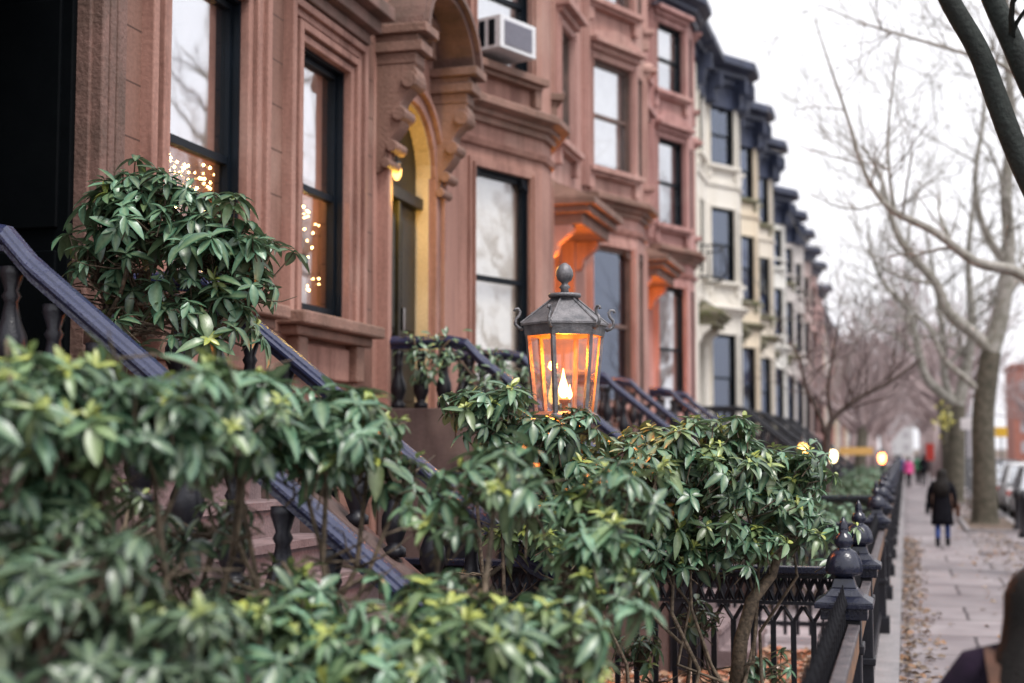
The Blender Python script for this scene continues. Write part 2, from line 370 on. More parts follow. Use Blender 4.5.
def window(root, A, B, u0, u1, z0, z1, fm='frame_dark', pm='pane', rec=.16, rail=.5, back=None, lower=None, shaped=False):
    f = MB(); w = .065
    obx(f, A, B, u0+.002, u0+w, z0+.002, z1-.002, -rec-.06, -rec+.02); obx(f, A, B, u1-w, u1-.002, z0+.002, z1-.002, -rec-.06, -rec+.02)
    obx(f, A, B, u0+w, u1-w, z1-w*1.3, z1-.002, -rec-.06, -rec+.02); obx(f, A, B, u0+w, u1-w, z0+.002, z0+w*1.4, -rec-.06, -rec+.02)
    zr = z0+(z1-z0)*rail; obx(f, A, B, u0+w, u1-w, zr-.03, zr+.035, -rec-.055, -rec+.01)
    if shaped:  # shouldered head
        for (a, b) in ((u0, u0+.17), (u1-.17, u1)):
            Av = Vector(A); Bv = Vector(B); t = (Bv-Av).normalized(); n = Vector((t.y, -t.x))
            q = lambda u, z, d: (Av.x+t.x*u+n.x*d, Av.y+t.y*u+n.y*d, z)
            c = a if a == u0 else b; i = b if a == u0 else a
            f.prism([q(c, z1, -.02), q(i, z1, -.02), q(i+(c-i)*.25, z1-.12, -.02), q(c, z1-.2, -.02)], (n.x*-.1, n.y*-.1, 0))
    for (ua, ub) in ((u0+.002, u0+.03), (u1-.03, u1-.002)): obx(f, A, B, ua, ub, z0+.002, z1-.002, -rec+.02, -.03)
    obx(f, A, B, u0+.03, u1-.03, z1-.03, z1-.002, -rec+.02, -.03)
    fo = f.build('window', fm, root)
    g = MB(); obx(g, A, B, u0+w, u1-w, zr+.035, z1-w*1.3, -rec-.03, -rec-.02); g.build('pane', pm, fo)
    g = MB(); obx(g, A, B, u0+w, u1-w, z0+w*1.4, zr-.03, -rec-.045, -rec-.035); g.build('pane', lower or pm, fo)
    if back:
        g = MB(); obx(g, A, B, u0-.05, u1+.05, z0+(back[1]*(z1-z0)), z0+back[2]*(z1-z0), -rec-.14, -rec-.12); g.build(back[3] if len(back) > 3 else 'blind', back[0], fo)
    return fo
def surround(root, A, B, u0, u1, z0, z1, m, sill=True, hood=0, w=.16, out=.07, sm=None, brk=True):
    b = MB()
    obx(b, A, B, u0-w, u0+.004, z0, z1+w, -.04, out); obx(b, A, B, u1-.004, u1+w, z0, z1+w, -.04, out); obx(b, A, B, u0, u1, z1-.004, z1+w, -.04, out-.001)
    obx(b, A, B, u0-w*.45, u0-w*.2, z0, z1+w*.4, out-.005, out+.035); obx(b, A, B, u1+w*.2, u1+w*.45, z0, z1+w*.4, out-.005, out+.035)
    b.build('window_surround', m, root, bevel=.008)
    if sill:
        b = MB(); obx(b, A, B, u0-w-.07, u1+w+.07, z0-.10, z0, -.04, out+.13); obx(b, A, B, u0-w-.02, u1+w+.02, z0-.16, z0-.10, -.04, out+.06)
        if brk:
            for u in (u0-w*.6, u1+w*.6): obx(b, A, B, u-.07, u+.07, z0-.40, z0-.16, -.04, out+.04)
        b.build('window_sill', sm or m, root, bevel=.01)
    if hood:
        b = MB(); zt = z1+w
        obx(b, A, B, u0-w-.04, u1+w+.04, zt+.10, zt+.19, -.04, out+.20); obx(b, A, B, u0-w, u1+w, zt, zt+.10, -.04, out+.08)
        if hood == 2:
            Av = Vector(A); Bv = Vector(B); t = (Bv-Av).normalized(); n = Vector((t.y, -t.x)); q = lambda u, z, d: (Av.x+t.x*u+n.x*d, Av.y+t.y*u+n.y*d, z)
            mid = (u0+u1)/2
            b.prism([q(u0-w-.04, zt+.19, -.03), q(u1+w+.04, zt+.19, -.03), q(u1+.05, zt+.30, -.03), q(mid, zt+.44, -.03), q(u0-.05, zt+.30, -.03)], (n.x*.2, n.y*.2, 0))
        b.build('window_hood', sm or m, root, bevel=.008)
FLOOR = 2.5
def shell(mb, poly, z1, xb=-16):
    "sides, back and roof behind a facade polyline"
    y0 = poly[0][1]; y1 = poly[-1][1]; x0 = poly[0][0]
    mb.add([(x0,y0,-.2),(xb,y0,-.2),(xb,y0,z1),(x0,y0,z1)], [(0,1,2,3)])
    mb.add([(x0,y1,-.2),(xb,y1,-.2),(xb,y1,z1),(x0,y1,z1)], [(0,1,2,3)])
    mb.add([(xb,y0,-.2),(xb,y1,-.2),(xb,y1,z1),(xb,y0,z1)], [(0,1,2,3)])
def roofcap(root, poly, z, m='roofing', xb=-16):
    b = MB(); ps = [(p[0], p[1], z) for p in poly]+[(xb, poly[-1][1], z), (xb, poly[0][1], z)]
    b.prism(ps, (0, 0, .08)); b.build('roof', m, root)
def door_set(root, A, B, u0, u1, zt, wallm, doorm='door_wood', rec=.75, arch=False):
    "deep reveal with panelled double door"
    # door leaf
    d = MB(); obx(d, A, B, u0-.02, u1+.02, FLOOR-.02, zt+.02, -rec-.08, -rec)
    um = (u0+u1)/2
    for (a, b) in ((u0+.10, um-.05), (um+.05, u1-.10)):
        for (p, q) in ((FLOOR+.15, FLOOR+.8), (FLOOR+.95, FLOOR+2.3)):
            for k in range(2): obx(d, A, B, a+k*.06, b-k*.06, p+k*.06, q-k*.06, -rec, -rec+.03+k*.02)
    obx(d, A, B, um-.03, um+.03, FLOOR, FLOOR+2.45, -rec, -rec+.07)
    obx(d, A, B, u0, u1, FLOOR+2.45, FLOOR+2.58, -rec, -rec+.10)
    do = d.build('door', doorm, root, bevel=.008)
    k = MB(); obx(k, A, B, um+.07, um+.12, FLOOR+1.0, FLOOR+1.25, -rec+.03, -rec+.09); k.build('door_handle', 'chrome', do)
def flat_hood(root, A, B, u0, u1, z, m, out=.75, sm='trim1', scroll=True):
    b = MB()
    Av = Vector(A); Bv = Vector(B); t = (Bv-Av).normalized(); n = Vector((t.y, -t.x)); q = lambda u, z_, d: (Av.x+t.x*u+n.x*d, Av.y+t.y*u+n.y*d, z_)
    # stepped slab sloping up to the wall
    obx(b, A, B, u0, u1, z, z+.12, -.03, out); obx(b, A, B, u0+.06, u1-.06, z-.12, z, -.03, out-.10); obx(b, A, B, u0+.12, u1-.12, z-.30, z-.12, -.03, out-.22)
    b.hexa([q(u0+.02, z+.12, -.03), q(u1-.02, z+.12, -.03), q(u1-.02, z+.12, out-.02), q(u0+.02, z+.12, out-.02), q(u0+.15, z+.5, -.03), q(u1-.15, z+.5, -.03), q(u1-.15, z+.38, .12), q(u0+.15, z+.38, .12)])
    b.build('door_hood', sm, root, bevel=.015)
    for u in (u0+.22, u1-.22):
        c = MB(); prof = [(-.02, z-.30), (.36, z-.30), (.38, z-.36), (.33, z-.44), (.22, z-.52), (.13, z-.60), (.12, z-.68), (.08, z-.76), (-.02, z-.80)]
        c.prism([q(u-.10, zz, d) for d, zz in prof], Vector(q(u+.10, 0, 0))-Vector(q(u-.10, 0, 0)))
        c.build('hood_bracket', m, root, bevel=.012)
def house(label, y0, yd, ya, y1, wm, top, Lw=5.3, proj=.65, dy=1.55, fr=.75, corn='trim1', corn_h=.55, corn_out=.45, brackets=False, floors=None, shaped=True, hood='flat', trim=None, detail=True, back=None, doorm='door_wood', group='row houses along the street', sillm=None, rec=.75, fm='frame_dark', bh='trim1', dt=5.65, ww=.56, pm='pane', ppm=None):
    root = empty('row_house', (-Lw, y0, 0), label, 'house', group)
    trim = trim or wm; sillm = sillm or trim
    pA = (-Lw, ya); pB = (-Lw+proj, ya+dy); pC = (-Lw+proj, ya+dy+fr); pD = (-Lw, min(ya+2*dy+fr, y1-.05))
    poly = [(-Lw, y0), pA, pB, pC, pD, (-Lw, y1)]
    floors = floors or [(FLOOR+.45, 5.75), (7.1, 9.05), (10.1, 11.65)]
    wall = MB()
    segs = [(poly[i], poly[i+1]) for i in range(5)]
    wins = []
    for k, (A, B) in enumerate(segs):
        L = (Vector(B)-Vector(A)).length; holes = []
        if k == 0:
            ud = yd-y0; holes.append((ud-.72, ud+.72, FLOOR, dt, 'door'))
            for (a, b) in floors[1:]: holes.append((ud-.5, ud+.5, a, b, 'win'))
            holes.append((max(.1, ud-.45), ud+.45, .3, 1.9, 'dark'))
        elif k in (1, 3):
            for i, (a, b) in enumerate(floors): holes.append((L/2-ww, L/2+ww, a, b, 'win'))
            holes.append((L/2-.45, L/2+.45, .5, 1.7, 'dark'))
        elif k == 2 and L > .6:
            for i, (a, b) in enumerate(floors): holes.append((.14, L-.14, a, b, 'nar'))
        P = panel(wall, A, B, -.2, top, [h[:4] for h in holes if h[4] != 'door'] + [h[:4] for h in holes if h[4] == 'door'])
        if k == 0:   # deep entrance reveal
            h = holes[0]; d0, d1 = .22, rec
            q = lambda u, z, d: P(u, z, d)
            wall.add([q(h[0],h[2],d0),q(h[1],h[2],d0),q(h[1],h[3],d0),q(h[0],h[3],d0),q(h[0],h[2],d1),q(h[1],h[2],d1),q(h[1],h[3],d1),q(h[0],h[3],d1)], [(0,1,5,4),(1,2,6,5),(2,3,7,6),(3,0,4,7)])
        wins.append((A, B, holes))
    shell(wall, poly, top); wo = wall.build('wall', wm, root)
    roofcap(root, poly, top)
    for k, (A, B, holes) in enumerate(wins):
        if k == 4: continue
        if k == 3 and not detail: continue
        for h in holes:
            fl = next((i for i, f in enumerate(floors) if abs(f[0]-h[2]) < .01), 0)
            if h[4] == 'door': door_set(root, A, B, h[0], h[1], h[3], wm, doorm, rec)
            elif h[4] == 'dark': window(root, A, B, *h[:4], pm='pane_dark')
            else:
                bk = (back or {}).get((k, fl))
                if bk is None and detail: bk = random.choice([None, ('curtain', .0, 1., 'curtain'), ('blind', .45, 1., 'blind')])
                window(root, A, B, *h[:4], rec=.09, fm=fm, shaped=(shaped and fl == 0), back=bk, pm=(ppm if fl == 0 and ppm else pm) if h[4] == 'win' else 'pane_dark')
                if h[4] == 'win' and (detail or k == 1):
                    if fl == 0:
                        if shaped: surround(root, A, B, *h[:4], trim, sill=True, w=.11, out=.035, sm=sillm, brk=False)
                        else: surround(root, A, B, *h[:4], trim, w=.10, out=.03, sm=sillm, brk=False)
                    else: surround(root, A, B, *h[:4], trim, hood=(2 if fl == 1 else 1) if shaped else 0, sm=sillm, w=.13 if shaped else .10, out=.06 if shaped else .03)
    # storey cornice above the parlour floor and water table
    b = MB(); ys = poly
    if shaped:
        band(b, [(-Lw, pA[1]-.05)]+poly[1:], cprof(6.32, 6.62, .26)); b.build('storey_cornice', bh, root)
        b = MB(); band(b, [(-Lw, pA[1]-.02)]+poly[1:], [(-.03, 6.02), (.05, 6.02), (.08, 6.09), (-.03, 6.11)]); b.build('string_course', trim, root)
        # pilaster strips running up the flat wall
        for yy in (y0+.10, ya-.22): b = MB(); b.box(-Lw-.02, -Lw+.09, yy, yy+.2, 6.7, top-.4); b.box(-Lw+.06, -Lw+.13, yy+.06, yy+.13, 6.7, top-.4); b.build('pilaster', trim, root)
    else:
        b2 = MB(); band(b2, poly, cprof(6.2, 6.45, .22)); b2.build('storey_cornice', sillm, root)
        b = MB(); band(b, poly, [(-.03, 10.1), (.05, 10.1), (.07, 10.2), (-.03, 10.2)]); b.build('string_course', trim, root)
    b = MB(); band(b, poly, [(-.03, FLOOR-.14), (.09, FLOOR-.14), (.09, FLOOR-.03), (.04, FLOOR+.02), (-.03, FLOOR+.02)]); b.build('water_table', trim, root)
    # roof cornice
    b = MB(); band(b, poly, cprof(top-corn_h*.45, top+corn_h*.55, corn_out)); 
    co_ = b.build('roof_cornice', corn, root)
    if brackets:
        b = MB(); band(b, poly, [(-.03, top-corn_h*1.35), (.06, top-corn_h*1.35), (.06, top-corn_h*.46), (-.03, top-corn_h*.46)]); 
        b.build('frieze', corn, root)
        for A, B in segs:
            L = (Vector(B)-Vector(A)).length
            for u in (.15, L-.15):
                c = MB(); obx(c, A, B, u-.07, u+.07, top-corn_h*1.3, top-corn_h*.2, .05, corn_out*.5); obx(c, A, B, u-.06, u+.06, top-corn_h*.75, top-corn_h*.18, .05, corn_out*.82)
                c.build('cornice_bracket', corn, co_)
    if hood == 'flat': flat_hood(root, segs[0][0], segs[0][1], yd-y0-1.15, min(yd-y0+1.15, ya-y0+.12), 5.95, trim, sm=bh)
    return root, poly
# --- near brownstone with two tall parlour windows (house whose stoop fills the left of the photo)
LW = 5.3
def near_house():
    y0, y1 = 4.6, 13.72; top = 12.3
    root = empty('row_house', (-LW, y0, 0), 'nearest brownstone, two tall windows with fairy lights, black entrance at left edge', 'house', 'row houses along the street')
    A, B = (-LW, y0), (-LW, y1); wall = MB()
    doors = (6.5-y0, 8.28-y0, FLOOR, 6.6)
    w1 = (9.42-y0, 10.72-y0, 3.45, 5.95); w2 = (11.85-y0, 13.0-y0, 3.45, 5.92)
    ups = [(9.32-y0, 10.45-y0, 7.9, 10.1), (11.78-y0, 12.92-y0, 7.9, 10.1)]
    lows = [(9.4-y0, 10.4-y0, .5, 1.8), (11.8-y0, 12.9-y0, .5, 1.8)]
    P = panel(wall, A, B, -.2, top, [doors, w1, w2]+ups+lows, depth=.26)
    q = P; h = doors; d0, d1 = .26, 1.5
    wall.add([q(h[0],h[2],d0),q(h[1],h[2],d0),q(h[1],h[3],d0),q(h[0],h[3],d0),q(h[0],h[2],d1),q(h[1],h[2],d1),q(h[1],h[3],d1),q(h[0],h[3],d1)], [(0,1,5,4),(1,2,6,5),(2,3,7,6),(3,0,4,7)])
    shell(wall, [A, B], top); wall.build('wall', 'stone0', root); roofcap(root, [A, B], top)
    door_set(root, A, B, h[0], h[1], h[3], 'stone0', 'frame_dark', 1.5)
    window(root, A, B, *w1, rec=.12, rail=.45, pm='pane_bright', lower='pane_clear', fm='frame_dark')
    window(root, A, B, *w2, rec=.12, rail=.48, pm='pane_bright', lower='pane_clear', fm='frame_dark')
    for u in ups: window(root, A, B, *u)
    for u in lows: window(root, A, B, *u, pm='pane_dark')
    for k, w in enumerate((w1, w2)):
        b = MB(); z0, z1 = w[2], w[3]
        for (a, o) in ((.0, .05), (.09, .09), (.20, .055), (.27, .10)):
            e_ = .004; obx(b, A, B, w[0]-a-.08, w[0]-a+e_, z0-.05, z1+a+.07, -.04-a*.01, o); obx(b, A, B, w[1]+a-e_, w[1]+a+.08, z0-.05, z1+a+.07, -.04-a*.01, o); obx(b, A, B, w[0]-a, w[1]+a, z1+a-e_, z1+a+.07, -.04-a*.01, o-.001)
        b.build('window_surround', 'stone1', root, bevel=.01)
        b = MB(); obx(b, A, B, w[0]-.42, w[1]+.42, z0-.17, z0-.05, -.04, .27); obx(b, A, B, w[0]-.34, w[1]+.34, z0-.26, z0-.17, -.04, .17)
        for u in (w[0]-.12, w[1]+.12): obx(b, A, B, u-.10, u+.10, z0-.62, z0-.26, -.04, .13); obx(b, A, B, u-.07, u+.07, z0-.75, z0-.62, -.04, .08)
        b.build('window_sill', 'trim1', root, bevel=.02)
        b = MB(); obx(b, A, B, w[0]-.02, w[1]+.02, z0-.62, z0-.30, -.03, .05); b.build('apron_panel', 'stone1', root, bevel=.02)
        if k == 1:
            b = MB(); obx(b, A, B, w[0]-.46, w[1]+.46, z1+.62, z1+.76, -.04, .34); obx(b, A, B, w[0]-.40, w[1]+.40, z1+.48, z1+.62, -.04, .22); obx(b, A, B, w[0]-.34, w[1]+.34, z1+.36, z1+.48, -.04, .12)
            b.build('window_hood', 'trim0', root, bevel=.015)
    # fluted door pilasters, dark entrance
    b = MB()
    for o in (0, .14, .28): obx(b, A, B, 8.30-y0+o, 8.38-y0+o, FLOOR-.3, 6.9, -.03, .16-.02*o*10)
    obx(b, A, B, 8.275-y0, 8.74-y0, FLOOR-.3, 6.9, -.04, .08); b.build('door_pilaster', 'trim0', root, bevel=.012)
    b = MB(); obx(b, A, B, 6.48-y0-.46, 6.505-y0, FLOOR-.3, 6.9, -.04, .14); b.build('door_pilaster', 'trim0', root, bevel=.012)
    # dark wood panels added on the entrance reveals, near-black to stand in for shadow
    for (yy, s_) in ((8.28, -1), (6.5, 1)):
        b = MB(); b.box(-LW-1.46, -LW-.02, min(yy+s_*.004, yy+s_*.06), max(yy+s_*.004, yy+s_*.06), FLOOR+.02, 6.55)
        for (za, zb) in ((2.7, 3.5), (3.65, 5.2), (5.35, 6.4)):
            for (xa, xb) in ((-1.38, -.78), (-.70, -.10)): b.box(-LW+xa, -LW+xb, min(yy+s_*.05, yy+s_*.085), max(yy+s_*.05, yy+s_*.085), za, zb)
        b.build('dark_reveal_panel', 'reveal_shade_black', root, bevel=.01)
    b = MB(); obx(b, A, B, 5.7-y0, 8.9-y0, 6.9, 7.35, -.04, .6); obx(b, A, B, 5.8-y0, 8.5-y0, 6.7, 6.9, -.04, .4); b.build('door_hood', 'trim0', root, bevel=.02)
    b = MB(); band(b, [A, B], cprof(top-.3, top+.3, .5)); b.build('roof_cornice', 'trim0', root)
    b = MB(); band(b, [(-LW, 8.5), B], [(-.03, FLOOR-.3), (.1, FLOOR-.3), (.1, FLOOR-.1), (-.03, FLOOR-.05)]); b.build('water_table', 'stone1', root)
    # room behind the windows: warm wall and lamp
    b = MB(); b.box(-8.9, -8.8, 8.6, 13.5, 2.4, 7.2); b.build('parlour_wall', 'curtain_warm', root)
    b = MB(); b.box(-8.8, -5.62, 8.6, 13.5, 2.3, 2.45); b.build('parlour_floor', 'door_wood', root)
    for (w, o) in ():
        b = MB()
        for i in range(9):
            u = w[1]-.10-(i*.03); b.box(-LW-.42-.03*(i % 2), -LW-.36-.03*(i % 2), y0+u-.03, y0+u, w[2]+.05, w[3]-.1)
        b.build('curtain', 'curtain', root)
    b = MB(); b.box(-LW-.34, -LW-.32, y0+w2[0]+.62, y0+w2[0]+.95, w2[2]+.08, w2[2]+.40); b.build('notice', 'sign_white', root)
    return root
near_house()
def fairy(label, ya, yb, z0, z1, n=90):
    b = MB(); pts = []
    for i in range(n):
        f = random.random()
        y = ya+(yb-ya)*f; x = -5.66-random.random()*.55; z = z0+(z1-z0)*(random.random()**1.3 if i % 3 else 1-random.random()*.15)
        pts.append(Vector((x, y, z)))
    pts.sort(key=lambda p: (round(p.x*6), p.y if round(p.x*6) % 2 else -p.y))
    for p in pts: r_ = random.uniform(.006, .013); b.lathe([(.002, -r_), (r_, 0), (.002, r_)], p, 6)
    root = empty('fairy_lights', (-5.9, (ya+yb)/2, z0), label, 'string lights', 'strings of warm fairy lights in the parlour windows')
    b.build('bulbs', 'fairy', root); w = MB(); w.tube(pts, .0025, 3); w.build('wire', 'iron', root)
fairy('warm fairy lights glowing behind the leftmost tall window, above the potted shrub', 10.1, 11.7, 3.5, 4.6, 150)
fairy('warm fairy lights glowing behind the tall window beside the arched doorway', 12.6, 13.6, 3.7, 4.6, 130)
# --- arched entrance house
houses = []
def arch_house():
    root, poly = house('brownstone with the arched stone door hood and a yellow-lit doorway', 13.75, 14.85, 16.7, 20.38, 'stone1', 12.2, hood=None, dt=6.25, dy=1.65, fr=.5, ww=.60, ppm='pane_clear', back={(1, 0): ('blind', 0, 1., 'blind'), (1, 1): ('curtain', .3, 1., 'curtain')}, sillm='trim1', rec=.17)
    A, B = poly[0], poly[1]; u = 14.85-13.75
    # arched stone lining in the entrance: spandrel blocks turn the square head into an arch
    Av = Vector(A); q = lambda uu, z, d: (A[0]+d, A[1]+uu, z)
    r = .715; zs = 5.40
    lin = MB(); n = 14
    pts = [(u-r*math.cos(math.pi*i/n), zs-.08+r*math.sin(math.pi*i/n)) for i in range(n+1)]
    for i in range(n):
        (a, za), (b, zb) = pts[i], pts[i+1]
        lin.hexa([q(a, za, -.165), q(b, zb, -.165), q(b, zb, .012), q(a, za, .012), q(a, 6.26, -.165), q(b, 6.26, -.165), q(b, 6.26, .012), q(a, 6.26, .012)])
    lin.build('entrance_arch', 'cream_lining', root)
    b = MB(); b.box(A[0]-.165, A[0]-.012, A[1]+u+.70, A[1]+u+.715, FLOOR, zs-.08); b.build('reveal_lining', 'cream_lining', root)
    b = MB(); b.box(A[0]-.165, A[0]-.012, A[1]+u-.715, A[1]+u-.70, FLOOR, zs-.08); b.build('reveal_lining', 'cream_lining', root)
    # archivolt moulding
    b = MB()
    for (ra, ww, o) in ((.74, .12, .07), (.88, .07, .13)):
        for i in range(n):
            t0, t1 = math.pi*i/n, math.pi*(i+1)/n
            f = lambda rr, t, d: q(u-rr*math.cos(t), zs-.08+rr*math.sin(t), d)
            b.hexa([f(ra, t0, -.02), f(ra, t1, -.02), f(ra, t1, o), f(ra, t0, o), f(ra+ww, t0, -.02), f(ra+ww, t1, -.02), f(ra+ww, t1, o), f(ra+ww, t0, o)])
    for s in (-1, 1):
        obx(b, A, B, u+s*.80-.06, u+s*.80+.06, FLOOR, zs-.08, -.02, .08); obx(b, A, B, u+s*.94-.04, u+s*.94+.04, FLOOR, zs-.08, -.02, .13)
    b.build('archivolt', 'stone1', root, bevel=.008)
    # scroll consoles
    for s in (-1, 1):
        c = MB(); uc = u+s*.90
        prof = [(-.02, 6.21), (.46, 6.21)]+[(.03+.42*t_**.9+.045*math.sin(t_*6.2832*2.5+.6)*(.4+t_), 5.06+1.13*t_) for t_ in np.linspace(.98, .02, 34)]+[(-.02, 5.04)]
        c.prism([q(uc-.13, z, d) for d, z in prof], (0, .26, 0))
        for (d, z, rr) in ((.37, 6.03, .09), (.26, 5.68, .08), (.18, 5.34, .065), (.12, 5.16, .055)):
            c.tube([q(uc-.17, z, d), q(uc+.17, z, d)], rr, 10)
        c.build('hood_bracket', 'trim1', root, bevel=.01)
        e = MB()   # entablature block
        for (z0, z1, o) in ((6.21, 6.33, .50), (6.33, 6.44, .58), (6.44, 6.52, .53), (6.52, 6.62, .64)): obx(e, A, B, uc-.14-(o-.5)*.5, uc+.14+(o-.5)*.5, z0, z1, -.02, o-.06)
        e.build('entablature_block', 'trim1', root, bevel=.012)
    # segmental arched hood
    b = MB(); n = 18
    for (ra, ww, o0, o1) in ((.84, .09, -.02, .50), (.93, .08, -.02, .57), (1.01, .06, -.02, .53)):
        for i in range(n):
            t0, t1 = math.pi*i/n, math.pi*(i+1)/n
            f = lambda rr, t, d: q(u-rr*math.cos(t), 6.56+rr*.74*math.sin(t), d)
            b.hexa([f(ra, t0, o0), f(ra, t1, o0), f(ra, t1, o1), f(ra, t0, o1), f(ra+ww, t0, o0), f(ra+ww, t1, o0), f(ra+ww, t1, o1), f(ra+ww, t0, o1)])
    b.build('door_hood', 'trim0', root)
    return root
houses.append(arch_house())
h, _ = house('pink brownstone just right of the house with the arched door hood', 20.4, 22.4, 23.9, 27.6, 'stone2', 12.2, ppm='pane_dim', ww=.64, fm='frame_brown', sillm='stone2', back={(1, 0): ('curtain_warm', 0, 1, 'curtain'), (1, 1): ('curtain', .1, 1, 'curtain')}, doorm='door_orange')
h, _ = house('pink brownstone at the end of the brown row, next to the white houses', 27.63, 29.4, 30.45, 34.6,  'stone3', 12.2, corn='slate', sillm='stone3', back={(1, 0): ('curtain', 0, 1, 'curtain')}, doorm='door_orange')
# plain flat front between the brown row and the white bays
def flat_house():
    root = empty('row_house', (-5.6, 34.65, 0), 'flat white house front squeezed between the last pink brownstone and the first white bay', 'house', 'row houses along the street')
    A, B = (-5.7, 34.65), (-5.7, 39.95); top = 13.6; wall = MB(); ho = [(u_, u_+1, a_, b_) for u_ in (.8, 2.9) for (a_, b_) in ((3, 5.7), (7.2, 9.5), (10.7, 12.6))]
    panel(wall, A, B, -.2, top, ho); shell(wall, [A, B], top); wall.build('wall', 'white1', root); roofcap(root, [A, B], top)
    for h in ho: window(root, A, B, *h)
    b = MB(); band(b, [A, B], cprof(top-.35, top+.45, .65)); b.build('roof_cornice', 'slate', root)
    for y in (35.0, 37.1, 39.1, 39.6): b = MB(); b.box(-5.72, -5.55, y, y+.16, 0, top-.5); b.build('pilaster', 'white1', root)
flat_house()
WF = [(2.95, 5.6), (7.2, 9.45), (10.75, 12.65)]
specs = [('white1', 13.6, 'tall white house with a slate blue cornice, first bay after the brownstones'),
         ('white2', 13.6, 'tan house with a blue cornice, between the first white bay and a cream one'),
         ('white3', 13.6, 'cream house with a blue cornice, directly right of the tan one'),
         ('white4', 12.7, 'bright white narrow-looking house, right of the cream house'),
         ('grey1', 12.7, 'pale grey house with mossy ledge right of the bright white house'),
         ('grey1', 12.7, 'second pale grey house along, nearer the pinkish ones'),
         ('pink2', 12.6, 'greyish pink house where the row turns from grey to pink'),
         ('pink1', 12.5, 'first clearly pink house far down the row'),
         ('pink1', 11.8, 'last pink house whose cornice shows lowest against the sky')]
per = 5.8
for i, (m, top, lab) in enumerate(specs):
    o = i*per; y0 = 39.98+o
    fl = WF if top > 13 else [(2.95, 5.5), (6.9, 8.9), (9.8, 11.4)]
    if top < 12: fl = [(2.95, 5.4), (6.7, 8.5), (9.3, 10.7)]
    house(lab, y0, y0+1.2, 42.4+o, 39.96+per+o, m, top, Lw=5.65, proj=.8, dy=1.3, fr=.75, corn='slate', corn_h=.78, corn_out=.62, brackets=i < 5, floors=fl, shaped=False, pm='pane_dim', ww=.58, hood='flat' if i < 5 else None, detail=i < 3,
          back={(1, 0): ('curtain_warm', 0, 1, 'curtain')} if i == 0 else {}, bh='moss', doorm='door_wood', sillm='moss' if i in (1, 2, 4) else None)
# farther simple houses, long way down the block
for i in range(9):
    y0 = 92.3+i*6.2
    root = empty('row_house', (-5.6, y0, 0), ['distant dark brick', 'distant buff', 'distant grey'][i % 3]+' house far down the row, '+['first', 'second', 'third', 'fourth', 'fifth', 'sixth', 'seventh', 'eighth', 'ninth'][i]+' beyond the last pink one', 'house', 'row houses along the street')
    b = MB(); A = (-5.5, y0); B = (-5.5, y0+6.17); top = 11.2-.2*(i % 3)
    ho = [(u, u+.9, z, z+1.7) for u in (1, 2.7, 4.4) for z in (3.2, 6.4, 8.9)]
    panel(b, A, B, -.2, top, ho); shell(b, [A, B], top); b.build('wall', ['far_brick', 'white2', 'grey1'][i % 3], root); roofcap(root, [A, B], top)
    for h in ho: 
        g = MB(); obx(g, A, B, *h, -.2, -.18); g.build('window', 'frame_dark', root)
    b = MB(); band(b, [A, B], cprof(top-.2, top+.4, .5)); b.build('roof_cornice', 'slate', root)
# houses across the street
for i in range(7):
    y0 = 96+i*9
    root = empty('apartment_house', (17.4, y0, 0), 'red brick house across the road, '+['nearest', 'second', 'third', 'fourth', 'fifth', 'sixth', 'seventh'][i]+' of those behind the parked cars', 'house', 'brick houses across the road')
    b = MB(); b.box(17.4, 28, y0, y0+8.9, -.2, 11); b.build('wall', ['far_brick', 'pink1', 'grey1'][i % 3], root)
    for u in (1, 3.5, 6):
        for z in (1.2, 4.4, 7.6): g = MB(); g.box(17.33, 17.42, y0+u, y0+u+1.2, z, z+1.9); g.build('window', 'frame_dark', root)
    b = MB(); b.box(16.9, 28.1, y0, y0+8.9, 11, 11.6); b.build('roof_cornice', 'slate', root)
# ------------------------------------------------------------------ balconet on the flat white front
def balconet():
    root = empty('iron_balcony', (-5.66, 40.9, 7.0), 'small curved black iron balcony on the white front beside the last pink house', 'balcony')
    b = MB()
    cx, cy = -5.6, 41.1
    arc = lambda z, r: [(cx+r*math.sin(t), cy-r*math.cos(t)*1.3, z) for t in np.linspace(0, math.pi, 11)]
    for z in (7.05, 7.95): b = MB(); b.tube(arc(z, .6), .03, 5); b.build('rail', 'iron', root)
    for k, t in enumerate(np.linspace(.1, math.pi-.1, 11)):
        c = MB(); x, y = math.sin(t), -math.cos(t)*1.3
        c.tube([(cx+.6*x, cy+.6*y, 7.05), (cx+.72*x, cy+.72*y, 7.3), (cx+.6*x, cy+.6*y, 7.95)], .016, 4); c.build('bar', 'iron', root)
balconet()
